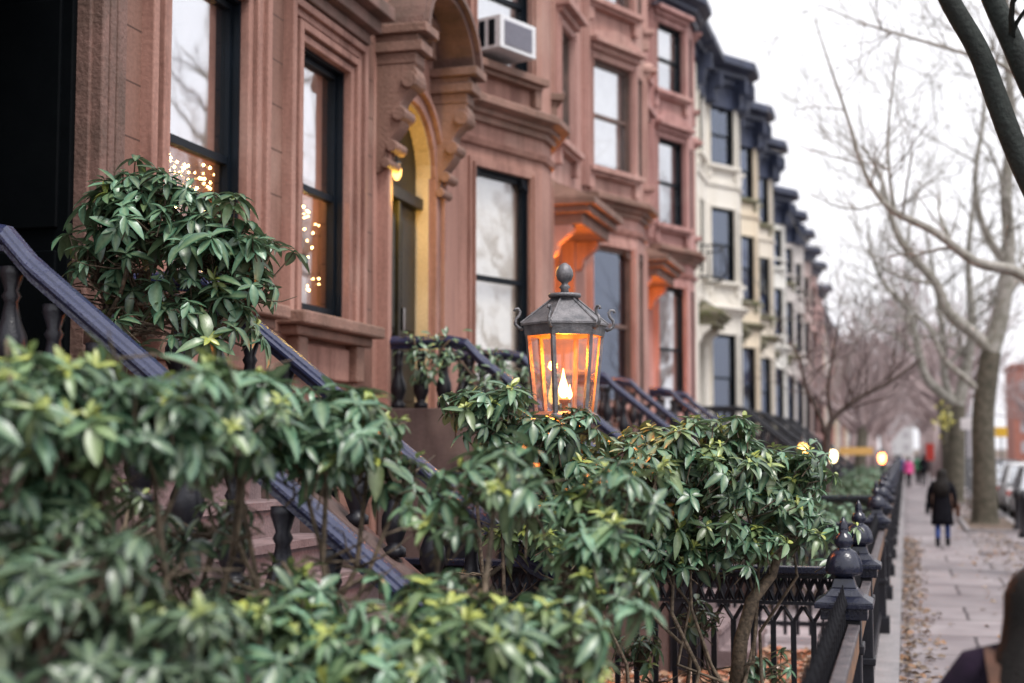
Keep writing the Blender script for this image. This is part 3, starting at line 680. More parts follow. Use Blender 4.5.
# ------------------------------------------------------------------ stoops
BAL = [(.075, 0), (.075, .05), (.045, .07), (.055, .10), (.085, .18), (.082, .25), (.05, .33), (.035, .42), (.05, .45), (.035, .48), (.06, .56), (.06, .60)]
def stoop(label, yc, hw=1.1, x0=-5.3, xl=-4.45, xe=-2.25, col='rail_blue', step='tread', gx=True, handm=None, g='stoops climbing to the front doors'):
    root = empty('stoop', (x0, yc, 0), label, 'stoop', g)
    n = 12; tr = (xl-(-1.28))/-n; ri = FLOOR/n
    b = MB(); b.box(x0+.02, xl, yc-hw+.14, yc+hw-.14, -.1, FLOOR)
    for k in range(1, n):
        x = xl+(k-1)*tr; z = FLOOR-k*ri
        b.box(x, x+tr, yc-hw+.14, yc+hw-.14, -.1, z-.045); b.box(x-.0, x+tr+.03, yc-hw+.14, yc+hw-.14, z-.045, z)
    b.build('steps', step, root)
    sl = ri/tr
    for s in (-1, 1):
        y = yc+s*(hw-.0)
        c = MB(); c.prism([(x0+.02, y-.13, -.1), (xe+.3, y-.13, -.1), (xe+.3, y-.13, FLOOR-sl*(xe+.3-xl)+.10), (xl, y-.13, FLOOR+.10), (x0+.02, y-.13, FLOOR+.10)], (0, .26, 0))
        c.build('stringer', 'stringer_stone', root, bevel=.015)
        h = MB(); zr = FLOOR+.80
        path = [(x0+.05, y, zr), (xl-.10, y, zr), (xl+.10, y, zr-.04)]+[(x, y, zr-sl*(x-xl)+.0) for x in np.linspace(xl+.25, xe-.05, 6)]+[(xe+.06, y, zr-sl*(xe-xl)-.05), (xe+.20, y, zr-sl*(xe-xl)-.11)]
        prof = [(-.07, -.035), (-.085, -.015), (-.085, .005), (-.06, .02), (-.055, .035), (-.025, .055), (.025, .055), (.055, .035), (.06, .02), (.085, .005), (.085, -.015), (.07, -.035), (.045, -.05), (.045, -.08), (-.045, -.08), (-.045, -.05)]
        vs = []; fs = []; m = len(prof)
        for p in path: vs += [(p[0], p[1]+a, p[2]+c2) for a, c2 in prof]
        for i in range(len(path)-1):
            for j in range(m): fs.append((i*m+j, i*m+(j+1) % m, (i+1)*m+(j+1) % m, (i+1)*m+j))
        fs += [tuple(range(m)), tuple((len(path)-1)*m+j for j in range(m))]
        h.add(vs, fs); h.build('handrail', handm or col, root)
        # balusters
        xs = [x0+.2+k*.25 for k in range(3)]+[xl+.12+k*.25 for k in range(9)]
        for x in xs:
            if x > xe-.15: continue
            zb = FLOOR+.10-(max(0, x-xl))*sl
            bl = MB(); bl.lathe([(r, z*1.0) for r, z in BAL], (x, y, zb), 10); bl.build('baluster', 'iron', root, smooth=True)
        # newel at the foot
        nz = FLOOR-sl*(xe-xl)
        w = MB(); w.box(xe-.0, xe+.30, y-.15, y+.15, -.05, nz+.45); w.box(xe-.04, xe+.34, y-.19, y+.19, nz+.45, nz+.53)
        w.hexa([(xe-.02, y-.17, nz+.53), (xe+.32, y-.17, nz+.53), (xe+.32, y+.17, nz+.53), (xe-.02, y+.17, nz+.53), (xe+.11, y-.04, nz+.64), (xe+.19, y-.04, nz+.64), (xe+.19, y+.04, nz+.64), (xe+.11, y+.04, nz+.64)])
        w.build('newel', 'iron', root, bevel=.01)
    return root
stoop('nearest stoop, its two long blue-black handrails slanting down behind the foreground leaves', 7.3)
stoop('stoop below the arched doorway, green garland on its black balusters', 15.1)
stoop('stoop with paired dark rails just right of the glass lantern', 22.1, 1.05)
stoop('stoop of the end brownstone, partly hidden by the hedge top', 28.3, 1.0)
for i in range(4):
    stoop(['black-railed stoop of the first white house', 'black-railed stoop of the tan house', 'black-railed stoop of the cream house', 'black-railed stoop of the bright white house'][i], 41.2+i*per, .95, x0=-5.6, handm='iron')
# arch-topped cellar opening beneath the second stoop
b = MB(); n = 10; cx, cz = -3.55, 1.1
b.prism([(cx-.42, 13.84, 0), (cx+.42, 13.84, 0)]+[(cx+.42*math.cos(math.pi*i/n), 13.84, cz+.42*math.sin(math.pi*i/n)) for i in range(n+1)], (0, .02, 0))
tag(b.build('cellar_door', 'frame_dark'), 'dark arched cellar door under the stoop of the arched doorway', 'door')
# ------------------------------------------------------------------ air conditioner
def ac():
    A = Vector((-5.3, 16.7)); B = Vector((-4.65, 18.35)); L = (B-A).length
    root = empty('air_conditioner', (A.x, A.y+.8, 7.2), 'white window air conditioner jutting out above the parlour cornice', 'air conditioner')
    u0, u1, z0, z1 = L/2-.56, L/2+.20, 7.21, 7.64
    b = MB(); obx(b, A, B, u0, u1, z0, z1, -.12, .40); b.build('casing', 'white_plastic', root, bevel=.012)
    b = MB(); obx(b, A, B, u0+.08, u1-.10, z0+.06, z1-.06, .395, .408)
    for k in range(9): zz = z0+.07+k*.034; obx(b, A, B, u0+.08, u1-.10, zz, zz+.012, .40, .418)
    b.build('grille', 'grille', root)
    b = MB(); t = (B-A).normalized(); 
    for (a, c) in ((.06, .15), (.21, .31)): obx(b, A, B, u0-.006, u0+.01, z0+.05, z1-.05, a, c)
    b.build('side_louvre', 'frame_dark', root)
ac()
# ------------------------------------------------------------------ lantern
def lantern():
    c = at(565, 415, 8.85); cx, cy, zb = c.x, c.y, c.z
    root = empty('street_lantern', (cx, cy, 0), 'six-sided glass gas lantern with a pineapple finial and a burning flame, rising above the shrubs', 'lantern')
    rot = R(15.45)+R(10); e = .012
    H = .50; rb, rt = .185, .235
    hexp = lambda r, z: [(cx+r*math.cos(rot+k*math.pi/3), cy+r*math.sin(rot+k*math.pi/3), zb+z) for k in range(6)]
    po = MB(); po.lathe([(.11, 0), (.11, .25), (.07, .30), (.05, .5), (.045, zb-.4), (.06, zb-.36), (.045, zb-.3), (.04, zb-.12), (.09, zb-.06), (.10, zb-.02)], (cx, cy, 0), 10)
    po.build('post', 'iron', root, smooth=True)
    f = MB(); B_ = hexp(rb, 0); T = hexp(rt, H)
    for k in range(6):
        f.tube([B_[k], T[k]], .017, 4); 
    b = MB(); b.lathe([(rb+.03, -.03), (rb+.03, 0), (rb+.0, .02)], (cx, cy, zb), 6, rot=rot); b.lathe([(.10, -.1), (rb+.02, -.03)], (cx, cy, zb), 6, rot=rot); b.build('base', 'lantern_metal', root)
    f.build('frame', 'lantern_metal', root)
    # frieze: hollow band
    b = MB()
    for k in range(6):
        j = (k+1) % 6; o0, o1 = hexp(rt+.018, H-.01), hexp(rt+.03, H+.055); i0, i1 = hexp(rt-.012, H-.01), hexp(rt-.005, H+.055)
        b.hexa([i0[k], i0[j], o0[j], o0[k], i1[k], i1[j], o1[j], o1[k]])
    b.build('frieze', 'lantern_metal', root)
    b = MB(); b.lathe([(rt+.045, H+.055), (rt+.045, H+.068), (.075, H+.225), (.07, H+.235)], (cx, cy, zb), 6, rot=rot)
    for k in range(6):
        p = hexp(rt+.045, H+.07)[k]; t = hexp(.075, H+.23)[k]; b.tube([p, t], .007, 4)
    b.build('roof', 'lantern_metal', root)
    b = MB(); b.lathe([(.10, .235), (.105, .245), (.10, .258), (.03, .262)], (cx, cy, zb+H), 16); b.build('collar', 'lantern_metal', root, smooth=True)
    b = MB(); b.lathe([(.03, .26), (.022, .285), (.035, .30), (.022, .315), (.018, .325), (.042, .345), (.053, .375), (.05, .405), (.034, .435), (.012, .452)], (cx, cy, zb+H), 14, flute=.06); b.build('finial', 'lantern_metal', root, smooth=True)
    for k in range(6):
        a = rot+k*math.pi/3; b = MB(); pts = []
        for (rr, zz) in ((.0, 0), (.03, .01), (.05, .035), (.045, .065), (.025, .085), (.018, .11), (.03, .13), (.05, .128), (.055, .112)):
            pts.append((cx+(rt+.03+rr)*math.cos(a), cy+(rt+.03+rr)*math.sin(a), zb+H+.03+zz))
        b.tube(pts, [.012, .012, .011, .01, .01, .01, .009, .008, .01], 6); b.build('scroll', 'lantern_metal', root, smooth=True)
    for k in range(6):
        j = (k+1) % 6; g = MB(); p = [Vector(B_[k]), Vector(B_[j]), Vector(T[j]), Vector(T[k])]; cc = Vector((cx, cy, zb+H/2)); ins = [q+(Vector((cx, cy, q.z))-q).normalized()*.004 for q in p]
        g.add(ins, [(0,1,2,3)]); g.build('pane', 'lantern_glass', root)
    b = MB(); b.tube([(cx, cy, zb), (cx, cy, zb+.10)], .02, 8); b.lathe([(.035, .0), (.04, .02), (.02, .03)], (cx, cy, zb+.075), 10); b.build('burner', 'rust', root)
    fl = MB(); fl.lathe([(.006, .0), (.026, .02), (.034, .05), (.026, .09), (.013, .13), (.002, .19)], (cx-.01, cy, zb+.10), 10)
    fl.lathe([(.004, .0), (.016, .015), (.018, .03), (.010, .055), (.002, .09)], (cx+.028, cy+.01, zb+.10), 8); fl.build('flame', 'flame', root, smooth=True)
    l = bpy.data.lights.new('flame_light', 'POINT'); l.energy = 24; l.color = (1, .20, .012); l.shadow_soft_size = .03
    lo = bpy.data.objects.new('flame_light', l); C.objects.link(lo); lo.location = (cx, cy, zb+.36)
    return root
lantern()
def plight(p, e, c, r=.08):
    l = bpy.data.lights.new('lamp_light', 'POINT'); l.energy = e; l.color = c; l.shadow_soft_size = r
    lo = bpy.data.objects.new('lamp_light', l); C.objects.link(lo); lo.location = p
def doorlamp(label, y, z, x=-5.75, e=60, c=(1, .55, .12), m='lamp_dim'):
    root = empty('door_lamp', (x, y, z), label, 'lamp', 'lit lamps in the doorways')
    b = MB(); b.lathe([(.02, -.09), (.05, -.04), (.055, .02), (.03, .08)], (x, y, z), 10); b.build('globe', m, root, smooth=True)
    b = MB(); b.lathe([(.06, .08), (.05, .10), (.015, .13)], (x, y, z), 10); b.tube([(x, y, z+.13), (x, y, z+.36)], .01, 6); b.build('hanger', 'iron', root)
    plight((x+.0, y, z-.22), e, c, .16)
doorlamp('glowing lamp hanging inside the arched entrance', 14.24, 5.15, -5.22, 22, (1, .62, .09))
doorlamp('glowing lamp in the orange doorway left of the lantern top', 21.35, 4.9, -5.12, 85, (1, .30, .02))
doorlamp('glowing lamp in the orange doorway right of the lantern', 28.55, 4.9, -5.12, 85, (1, .30, .02))
plight((-6.9, 10.9, 4.6), 55, (1, .5, .18), .15); plight((-6.6, 13.0, 4.9), 35, (1, .5, .18), .12)
# ------------------------------------------------------------------ fence
FX = -.33
def fence_post(parent, x, y):
    p = MB(); p.box(x-.085, x+.085, y-.085, y+.085, .16, 1.30); p.box(x-.12, x+.12, y-.12, y+.12, .16, .34)
    for z in (.70, 1.12): p.box(x-.10, x+.10, y-.10, y+.10, z, z+.05)
    po = p.build('post', 'iron', parent, bevel=.008)
    c = MB(); c.box(x-.12, x+.12, y-.12, y+.12, 1.30, 1.36)
    c.box(x-.15, x+.15, y-.15, y+.15, 1.36, 1.388)
    rows = [(.15, 1.39), (.10, 1.42), (.065, 1.46), (.05, 1.51)]
    for (r0, z0), (r1, z1) in zip(rows, rows[1:]):
        c.hexa([(x-r0, y-r0, z0), (x+r0, y-r0, z0), (x+r0, y+r0, z0), (x-r0, y+r0, z0), (x-r1, y-r1, z1), (x+r1, y-r1, z1), (x+r1, y+r1, z1), (x-r1, y+r1, z1)])
    c.build('cap', 'iron_blue', po, bevel=.004)
    f = MB(); f.lathe([(.045, 1.50), (.050, 1.52), (.088, 1.53), (.095, 1.545), (.092, 1.58), (.082, 1.615), (.062, 1.645), (.040, 1.66), (.030, 1.668), (.046, 1.685), (.048, 1.71), (.036, 1.735), (.022, 1.745), (.026, 1.765), (.018, 1.80), (.005, 1.83)], (x, y, 0), 28, flute=.045)
    f.build('finial', 'iron_blue', po, smooth=True)
def street_fence(label, y0, y1, spikes=True, first_post=True, detail=True):
    root = empty('iron_fence', (FX, y0, .16), label, 'fence', 'iron fences along the sidewalk')
    b = MB(); b.box(FX+.02, FX+.08, y0+.1, y1-.1, 1.25, 1.28); b.build('top_rail', 'rail_worn', root, bevel=.006)
    b = MB(); b.box(FX-.03, FX+.03, y0+.1, y1-.1, .34, .40); b.build('bottom_rail', 'iron', root)
    b = MB(); b.box(FX+.032, FX+.075, y0+.12, y1-.12, 1.14, 1.245); b.build('rust_strip', 'rust', root)
    n = min(90, int((y1-y0-.3)/.19)); pm = None
    for k in range(n):
        y = y0+.2+k*(y1-y0-.4)/max(1, n-1)
        if pm is None:
            p = MB(); p.lathe([(.012, 0), (.012, 1.20), (.024, 1.225), (.020, 1.25), (.009, 1.28), (.003, 1.33)], (0, 0, 0), 6)
            o = p.build('picket', 'iron_matte', root, local=True); o.location = (0, y-y0, 0); pm = o
        else:
            o = pm.copy(); C.objects.link(o); o.parent = root; o.location = (0, y-y0, 0)
    if first_post: fence_post(root, FX, y0)
    return root
street_fence('spiked iron fence section running under the camera up to the near finial post', 3.6, 7.8, first_post=False)
street_fence('short iron fence section between the two nearest finial posts', 7.8, 10.3)
street_fence('iron fence section right behind the second finial post', 10.3, 16.4)
ys = [16.4+3.6*k for k in range(20)]
ords = ['first', 'second', 'third', 'fourth', 'fifth', 'sixth', 'seventh', 'eighth', 'ninth', 'tenth', 'eleventh', 'twelfth', 'thirteenth', 'fourteenth', 'fifteenth', 'sixteenth', 'seventeenth', 'eighteenth', 'nineteenth']
for k in range(19): street_fence('distant blurred fence section, '+ords[k]+' beyond the third finial post', ys[k], ys[k+1])
def cross_fence(label, y, x0, x1=FX-.1, n=None):
    root = empty('iron_fence', (x1, y, 0), label, 'fence', 'iron fences dividing the front yards')
    b = MB(); b.box(x0, x1, y-.06, y+.06, 1.31, 1.36); b.build('top_rail', 'iron_blue', root, bevel=.008)
    # pierced band: two rails with diagonal lattice between
    b = MB(); b.box(x0, x1, y-.02, y+.02, 1.275, 1.305); b.box(x0, x1, y-.02, y+.02, 1.09, 1.115)
    k = 0; x = x1
    while x > x0+.1:
        b.tube([(x, y, 1.11), (x-.07, y, 1.28)], .014, 4); b.tube([(x-.07, y, 1.11), (x, y, 1.28)], .014, 4); b.tube([(x-.035, y, 1.11), (x-.035, y, 1.28)], .010, 4); x -= .07
    b.build('pierced_band', 'iron', root)
    b = MB(); b.box(x0, x1, y-.025, y+.025, .2, .25); b.build('bottom_rail', 'iron', root)
    pm = None; n = int((x1-x0)/.14)
    for k in range(n):
        x = x1-.08-k*.14
        if pm is None:
            p = MB(); p.box(-.019, .019, -.015, .015, .1, .98); p.tube([(0, 0, .97), (.068, 0, 1.08)], .014, 4); p.tube([(0, 0, .97), (-.068, 0, 1.08)], .014, 4)
            o = p.build('picket', 'iron', root, local=True); pm = o
        else: o = pm.copy(); C.objects.link(o); o.parent = root
        o.location = (x-x1, 0, 0)
    return root
cross_fence('ornate iron fence crossing the yard behind the shrub trunk, above the leaf litter', 10.3, -4.6)
cross_fence('second ornate cross fence farther along, beside the third finial post', 16.4, -4.6)
cross_fence('third cross fence, at the stoop of the end brownstone', 25.5, -4.6)
# gate post by the steps
root = empty('gate_post', (-3.5, 11, 0), 'squat black iron gate post with a pyramid cap beside the lower handrail end', 'post')
b = MB(); b.box(-3.65, -3.35, 10.85, 11.15, 0, 1.78); b.build('shaft', 'iron', root, bevel=.01)
b = MB(); b.hexa([(-3.72, 10.78, 1.78), (-3.28, 10.78, 1.78), (-3.28, 11.22, 1.78), (-3.72, 11.22, 1.78), (-3.54, 10.96, 2.0), (-3.46, 10.96, 2.0), (-3.46, 11.04, 2.0), (-3.54, 11.04, 2.0)]); b.build('cap', 'iron_blue', root)
# ------------------------------------------------------------------ leaves
rng = np.random.default_rng(3)
def leaf_template(curl=.25, fold=.16, wr=.19):
    xs = np.array([0, .18, .42, .68, .88, 1.0]); ws = np.array([.12, .62, 1., .92, .50, .02])*wr
    V = []
    for x, w in zip(xs, ws):
        z = -curl*x*x
        V += [(x, -w, z+fold*w), (x, 0, z), (x, w, z+fold*w)]
    Fs = []
    for i in range(len(xs)-1):
        a = i*3; Fs += [(a, a+3, a+4, a+1), (a+1, a+4, a+5, a+2)]
    return np.array(V), np.array(Fs)
def leaves_mesh(name, items, matname, parent=None, wr=.19):
    """items: list of (pos, dir, up, length, tint, young, curl)"""
    T, Fc = leaf_template(1., .35, wr); nv = len(T)
    n = len(items)
    pos = np.array([i[0] for i in items]); d = np.array([i[1] for i in items]); up = np.array([i[2] for i in items])
    ln = np.array([i[3] for i in items]); ti = np.array([i[4] for i in items]); yo = np.array([i[5] for i in items]); cu = np.array([i[6] for i in items])
    d /= np.linalg.norm(d, axis=1)[:, None]+1e-9
    y = np.cross(up, d); y /= np.linalg.norm(y, axis=1)[:, None]+1e-9; z = np.cross(d, y)
    wj = rng.uniform(.8, 1.2, n)
    tz = T[None, :, 2]*1.; base = -(T[None, :, 0]**2)*cu[:, None]; fold = (tz+T[None, :, 0]**2)
    V = pos[:, None]+ln[:, None, None]*(T[None, :, 0, None]*d[:, None]+T[None, :, 1, None]*wj[:, None, None]*y[:, None]+(base+fold)[..., None]*z[:, None])
    if parent is not None: V = V-np.array(wloc(parent))
    Fa = (Fc[None]+(np.arange(n)*nv)[:, None, None]).reshape(-1, 4)
    me = bpy.data.meshes.new(name); me.vertices.add(n*nv); me.vertices.foreach_set('co', V.reshape(-1))
    nf = len(Fa); me.loops.add(nf*4); me.polygons.add(nf); me.loops.foreach_set('vertex_index', Fa.reshape(-1).astype(np.int32))
    me.polygons.foreach_set('loop_start', np.arange(nf, dtype=np.int32)*4); me.polygons.foreach_set('loop_total', np.full(nf, 4, dtype=np.int32))
    me.update(); me.validate(); me.shade_smooth()
    ca = me.color_attributes.new('tint', 'FLOAT_COLOR', 'POINT')
    col = np.ones((n, nv, 4)); col[:, :, 0] = ti[:, None]; col[:, :, 1] = yo[:, None]; mid = np.zeros(nv); mid[1::3] = 1; col[:, :, 2] = mid[None]
    ca.data.foreach_set('color', col.reshape(-1))
    me.materials.append(MATS[matname])
    o = bpy.data.objects.new(name, me); C.objects.link(o)
    if parent is not None: o.parent = parent
    return o
def whorl(items, p, axis, L, young=.0, n=None):
    axis = axis/np.linalg.norm(axis); t = np.cross(axis, [0.3, .5, .8]); t /= np.linalg.norm(t); s = np.cross(axis, t)
    n = n or rng.integers(7, 12); a0 = rng.uniform(0, 6.28); base = rng.uniform(0, 1)
    for k in range(n):
        a = a0+2.4*k+rng.uniform(-.2, .2); el = rng.uniform(-.45, .45)-(.12 if k % 2 else -.12)
        d = (t*math.cos(a)+s*math.sin(a))*math.cos(el)+axis*math.sin(el)+np.array([0, 0, -.12])
        items.append((p+axis*rng.uniform(-.02, .01), d, axis+np.array([0, 0, .35]), L*rng.uniform(.5, 1.25), min(1, max(0, base*.75+rng.uniform(-.15, .4))), young*rng.uniform(.0, .25), rng.uniform(.05, .8)))
    if young > 0:
        for k in range(rng.integers(4, 8)):
            a = rng.uniform(0, 6.28); el = rng.uniform(.2, 1.1)
            d = (t*math.cos(a)+s*math.sin(a))*math.cos(el)+axis*math.sin(el)
            items.append((p+axis*.012, d, axis, L*rng.uniform(.3, .65), rng.uniform(0, 1), rng.uniform(.5, 1), rng.uniform(.1, .5)))
def shrub(label, base, clusters, L=.12, group='rhododendron shrubs in the front yards', youngp=.25, name='shrub', fill=1.0, stems=14, lm='leaf', twig=True):
    root = empty(name, base, label, 'shrub', group)
    items = []; st = MB(); base = Vector(base)
    allc = []
    for (px, py, d, rx, ry, rd, n) in clusters:
        c = at(px, py, d); ax = rx*d/F; az = ry*d/F
        right = CROT @ Vector((1, 0, 0)); fwd = CROT @ Vector((0, 0, -1)); up = Vector((0, 0, 1)); fwd.z = 0; fwd.normalize()
        tips = []
        for i in range(int(n*fill)):
            v = rng.normal(size=3); v /= np.linalg.norm(v); rr = rng.uniform(.1, 1)**.45*(1.25 if rng.random() < .12 else 1)
            if v[2] < -.7: v[2] = abs(v[2])
            j = 1+.26*math.sin(4*v[0]+px)+.22*math.sin(6*v[2]+py)
            q = c+right*(v[0]*ax*rr*j)+fwd*(v[1]*rd*rr)+up*(v[2]*az*rr*j)
            if q.z < .12: continue
            axis = np.array(right*v[0]*.55+fwd*v[1]*.55+up*(v[2]*.6+.65)); axis = axis+rng.normal(size=3)*.15
            whorl(items, np.array(q), axis, L*rng.uniform(.65, 1.2), young=1. if rng.random() < youngp else 0.)
            tips.append((q, axis))
        # limbs
        ctr = c-up*az*.55
        J_ = lambda k: Vector((random.uniform(-k, k), random.uniform(-k, k), random.uniform(-k, k)*.6))
        b0 = base+Vector((random.uniform(-.25, .25), random.uniform(-.25, .25), 0)); kk = min(.22, (ctr-b0).length*.16)
        way = [b0, b0.lerp(ctr, .22)+J_(kk), b0.lerp(ctr, .42)+J_(kk), b0.lerp(ctr, .6)+J_(kk*.8), b0.lerp(ctr, .8)+J_(kk*.6), ctr, c]
        st.tube(way, [.017, .014, .013, .012, .010, .009, .006], 6)
        for w_ in (way[2:6] if twig else []):   # bare side twigs
            for q_ in range(3):
                d_ = J_(1.).normalized()*random.uniform(.12, .35); d_.z = abs(d_.z)*.8
                st.tube([w_, w_+d_*.4+J_(.04), w_+d_*.75+J_(.04), w_+d_+J_(.05)], [.007, .005, .004, .002], 4)
        for q, axis in tips[:: max(1, len(tips)//stems)]:
            a = c.lerp(q, .2)-up*az*.3; m = a.lerp(q, .55)+Vector(rng.normal(size=3)*.04)
            st.tube([ctr.lerp(a, .6), a, m, q-Vector(axis).normalized()*.03, q], [.011, .009, .007, .005, .004], 5)
        for q, axis in tips:
            a_ = Vector(axis).normalized(); st.tube([q-a_*.16+Vector(rng.normal(size=3)*.03), q-a_*.06, q], [.0045, .004, .0035], 4, False)
    leaves_mesh('foliage', items, lm, root); st.build('stems', 'stem', root, smooth=True)
    return root
shrub('large out-of-focus shrub filling the left edge in front of the stoop', (-2.5, 3.6, 0), [
    (40, 420, 4.3, 85, 66, .5, 70), (150, 418, 4.5, 90, 44, .45, 62), (95, 372, 4.5, 34, 16, .25, 10), (60, 500, 4.4, 90, 40, .4, 34), (190, 440, 4.6, 60, 36, .35, 26), (20, 375, 4.5, 40, 20, .25, 10)], L=.10, youngp=.22, fill=1.35)
shrub('blurred shrub with shade-darkened leaves low in the bottom left corner', (-2.2, 3.2, 0), [
    (30, 625, 3.8, 120, 72, .45, 84), (160, 645, 3.9, 100, 50, .45, 60), (50, 560, 4.0, 80, 36, .3, 24)], L=.095, youngp=.25, fill=1.3, lm='leaf_shaded')
shrub('shrub with pale glossy leaves lying across the middle of the first handrail', (-2.4, 4.9, 0), [
    (245, 418, 5.0, 72, 30, .4, 60), (328, 430, 5.4, 70, 34, .4, 74), (368, 450, 5.7, 40, 34, .3, 34), (255, 382, 5.0, 30, 12, .2, 6), (235, 445, 5.1, 60, 26, .3, 26), (300, 455, 5.3, 46, 26, .3, 22), (400, 480, 5.7, 26, 26, .2, 8)], L=.11, youngp=.2, fill=1.25)
shrub('tangled half-bare shrub behind the bottom left foliage, few shade-darkened leaves', (-2.5, 5.2, 0), [
    (120, 530, 5.4, 100, 40, .4, 20), (200, 600, 5.3, 90, 40, .4, 20), (215, 525, 5.4, 60, 24, .3, 8), (90, 600, 5.4, 80, 50, .4, 14)], L=.10, youngp=.4, stems=60, lm='leaf_shaded')
shrub('tall leggy shrub in the bottom centre with starry yellow-tipped whorls', (-1.3, 4.2, 0), [
    (265, 640, 4.6, 80, 44, .4, 44), (360, 655, 4.5, 80, 36, .4, 38), (300, 585, 4.9, 50, 20, .25, 9), (495, 480, 5.2, 50, 38, .3, 24), (520, 640, 4.7, 80, 52, .4, 58), (440, 600, 5.0, 50, 30, .3, 14), (610, 505, 5.8, 80, 34, .35, 34), (590, 575, 5.4, 60, 44, .35, 34), (440, 525, 5.2, 44, 22, .2, 7), (420, 655, 4.5, 60, 30, .3, 20)], L=.105, youngp=.5, fill=1.15)
shrub('dense sharp green shrub around the lantern, spreading to the fence posts', (-1.05, 9.0, 0), [
    (575, 470, 8.5, 80, 46, .5, 115), (665, 468, 8.9, 85, 46, .5, 125), (745, 478, 9.2, 72, 52, .5, 120), (790, 500, 9.4, 36, 55, .4, 62), (650, 530, 8.9, 95, 42, .45, 84), (560, 530, 8.3, 75, 52, .4, 66), (745, 540, 9.1, 74, 28, .4, 50), (690, 562, 8.9, 60, 20, .3, 22)], L=.125, youngp=.34, fill=1.15, twig=False)
shrub('small clump of shrub directly left of the lantern glass', (-2.05, 7.9, 0), [
    (482, 408, 8.0, 40, 30, .3, 38), (515, 440, 8.1, 60, 30, .3, 34), (560, 425, 8.2, 40, 16, .15, 14)], L=.12, youngp=.15)
shrub('low young shrub at the foot of the ornate cross fence', (-1.3, 9.6, 0), [
    (640, 655, 9.6, 45, 26, .25, 16), (760, 668, 9.8, 40, 18, .25, 10), (700, 622, 9.7, 30, 22, .2, 8)], L=.10, youngp=.1)
# thick bent trunk under the dense shrub
b = MB(); b.tube([at(735, 700, 9.0), at(741, 640, 9.0), at(752, 600, 9.0), at(772, 575, 9.1), at(782, 545, 9.1)], [.05, .045, .04, .032, .02], 8)
o = b.build('trunk', 'stem', next(o for o in C.objects if o.get('label', '').startswith('dense sharp')), smooth=True)
# potted shrub on the landing
pr = empty('planter', (-4.62, 7.75, FLOOR), 'dark clay planter on the landing of the nearest stoop', 'planter')
b = MB(); b.lathe([(.15, 0), (.20, .30), (.235, .33), (.235, .40), (.19, .40), (.18, .34)], (-4.62, 7.75, FLOOR), 16); b.build('pot', 'terracotta', pr, smooth=True)
b = MB(); b.lathe([(.185, .33), (.18, .36)], (-4.62, 7.75, FLOOR), 16); b.build('soil', 'dirt', pr)
shrub('round potted shrub above the first handrail, in front of the leftmost window', (-4.62, 7.75, FLOOR+.34), [
    (165, 225, 8.4, 75, 50, .38, 62), (215, 250, 8.3, 68, 46, .38, 46), (120, 215, 8.5, 44, 46, .3, 30), (150, 190, 8.4, 40, 20, .3, 14), (200, 318, 8.2, 62, 44, .3, 40), (248, 275, 8.2, 42, 55, .25, 32), (100, 262, 8.6, 34, 40, .25, 16), (140, 290, 8.6, 50, 45, .3, 18)], L=.14, youngp=.08, name='potted_shrub')
# garlands on the second stoop
def garland(label, pts, r=.12, n=150, L=.10):
    root = empty('garland', pts[0], label, 'garland', 'green garlands on the stoop rails')
    items = []; P = [Vector(p) for p in pts]
    for i in range(n):
        f = rng.uniform(0, len(P)-1.001); k = int(f); p = P[k].lerp(P[k+1], f-k); v = rng.normal(size=3)*r*.5
        items.append((np.array(p)+v, v+rng.normal(size=3)*.05+np.array([0, 0, -.05]), np.array([.2, -.5, .8]), L*rng.uniform(.7, 1.2), rng.uniform(.0, .8), 0, .3))
    leaves_mesh('leaves', items, 'leaf', root)
    b = MB(); b.tube(P, .012, 5); b.build('cord', 'stem', root)
garland('green garland hanging at the bend of the balustrade below the arched doorway', [(-4.9, 13.9, 3.35), (-4.85, 13.88, 3.1), (-4.7, 13.88, 2.95), (-4.6, 13.9, 3.2), (-4.5, 13.9, 3.3)], .13, 170)
garland('green garland draped down the sloping handrail below the arched doorway', [(-4.5, 13.95, 3.2), (-4.2, 13.92, 2.85), (-4.0, 13.92, 2.95), (-3.75, 13.92, 2.45), (-3.5, 13.92, 2.5)], .13, 220)
garland('green garland on the far handrail below the arched doorway', [(-4.9, 16.1, 3.4), (-4.5, 16.1, 3.15), (-4.1, 16.1, 3.0), (-3.8, 16.1, 2.75)], .13, 200)
# leaf litter
def litter(name, label, x0, x1, y0, y1, z, n, L=.07, dens=None, m='litter'):
    it = []
    for i in range(n):
        x, y = rng.uniform(x0, x1), rng.uniform(y0, y1)
        if dens: x, y = dens()
        a = rng.uniform(0, 6.28); up = np.array([rng.normal()*.35, rng.normal()*.35, 1])
        it.append((np.array([x, y, z+rng.uniform(0.004, .03)]), np.array([math.cos(a), math.sin(a), rng.uniform(-.1, .3)]), up, L*rng.uniform(.6, 1.4), rng.uniform(0, 1), 1. if rng.random() < .3 else 0., rng.uniform(0, .5)))
    o = leaves_mesh(name, it, m, None, wr=.38); tag(o, label, 'leaf litter', kind='stuff')
litter('leaf_litter', 'fallen red and tan leaves covering the yard behind the ornate fence', -4.4, -.5, 10.5, 15.8, .0, 7500, .10)
litter('leaf_litter', 'scattered dry leaves along the fence side of the sidewalk', 0, 0, 0, 0, .0, 1100, .07, lambda: (-.08+abs(rng.normal())*.17, rng.uniform(8, 36)), 'litter_brown')
litter('leaf_litter', 'dry leaves strewn on the tree side of the sidewalk', 0, 0, 0, 0, .0, 1500, .075, lambda: (2.4-abs(rng.normal())*.6, rng.uniform(12, 60)), 'litter_brown')
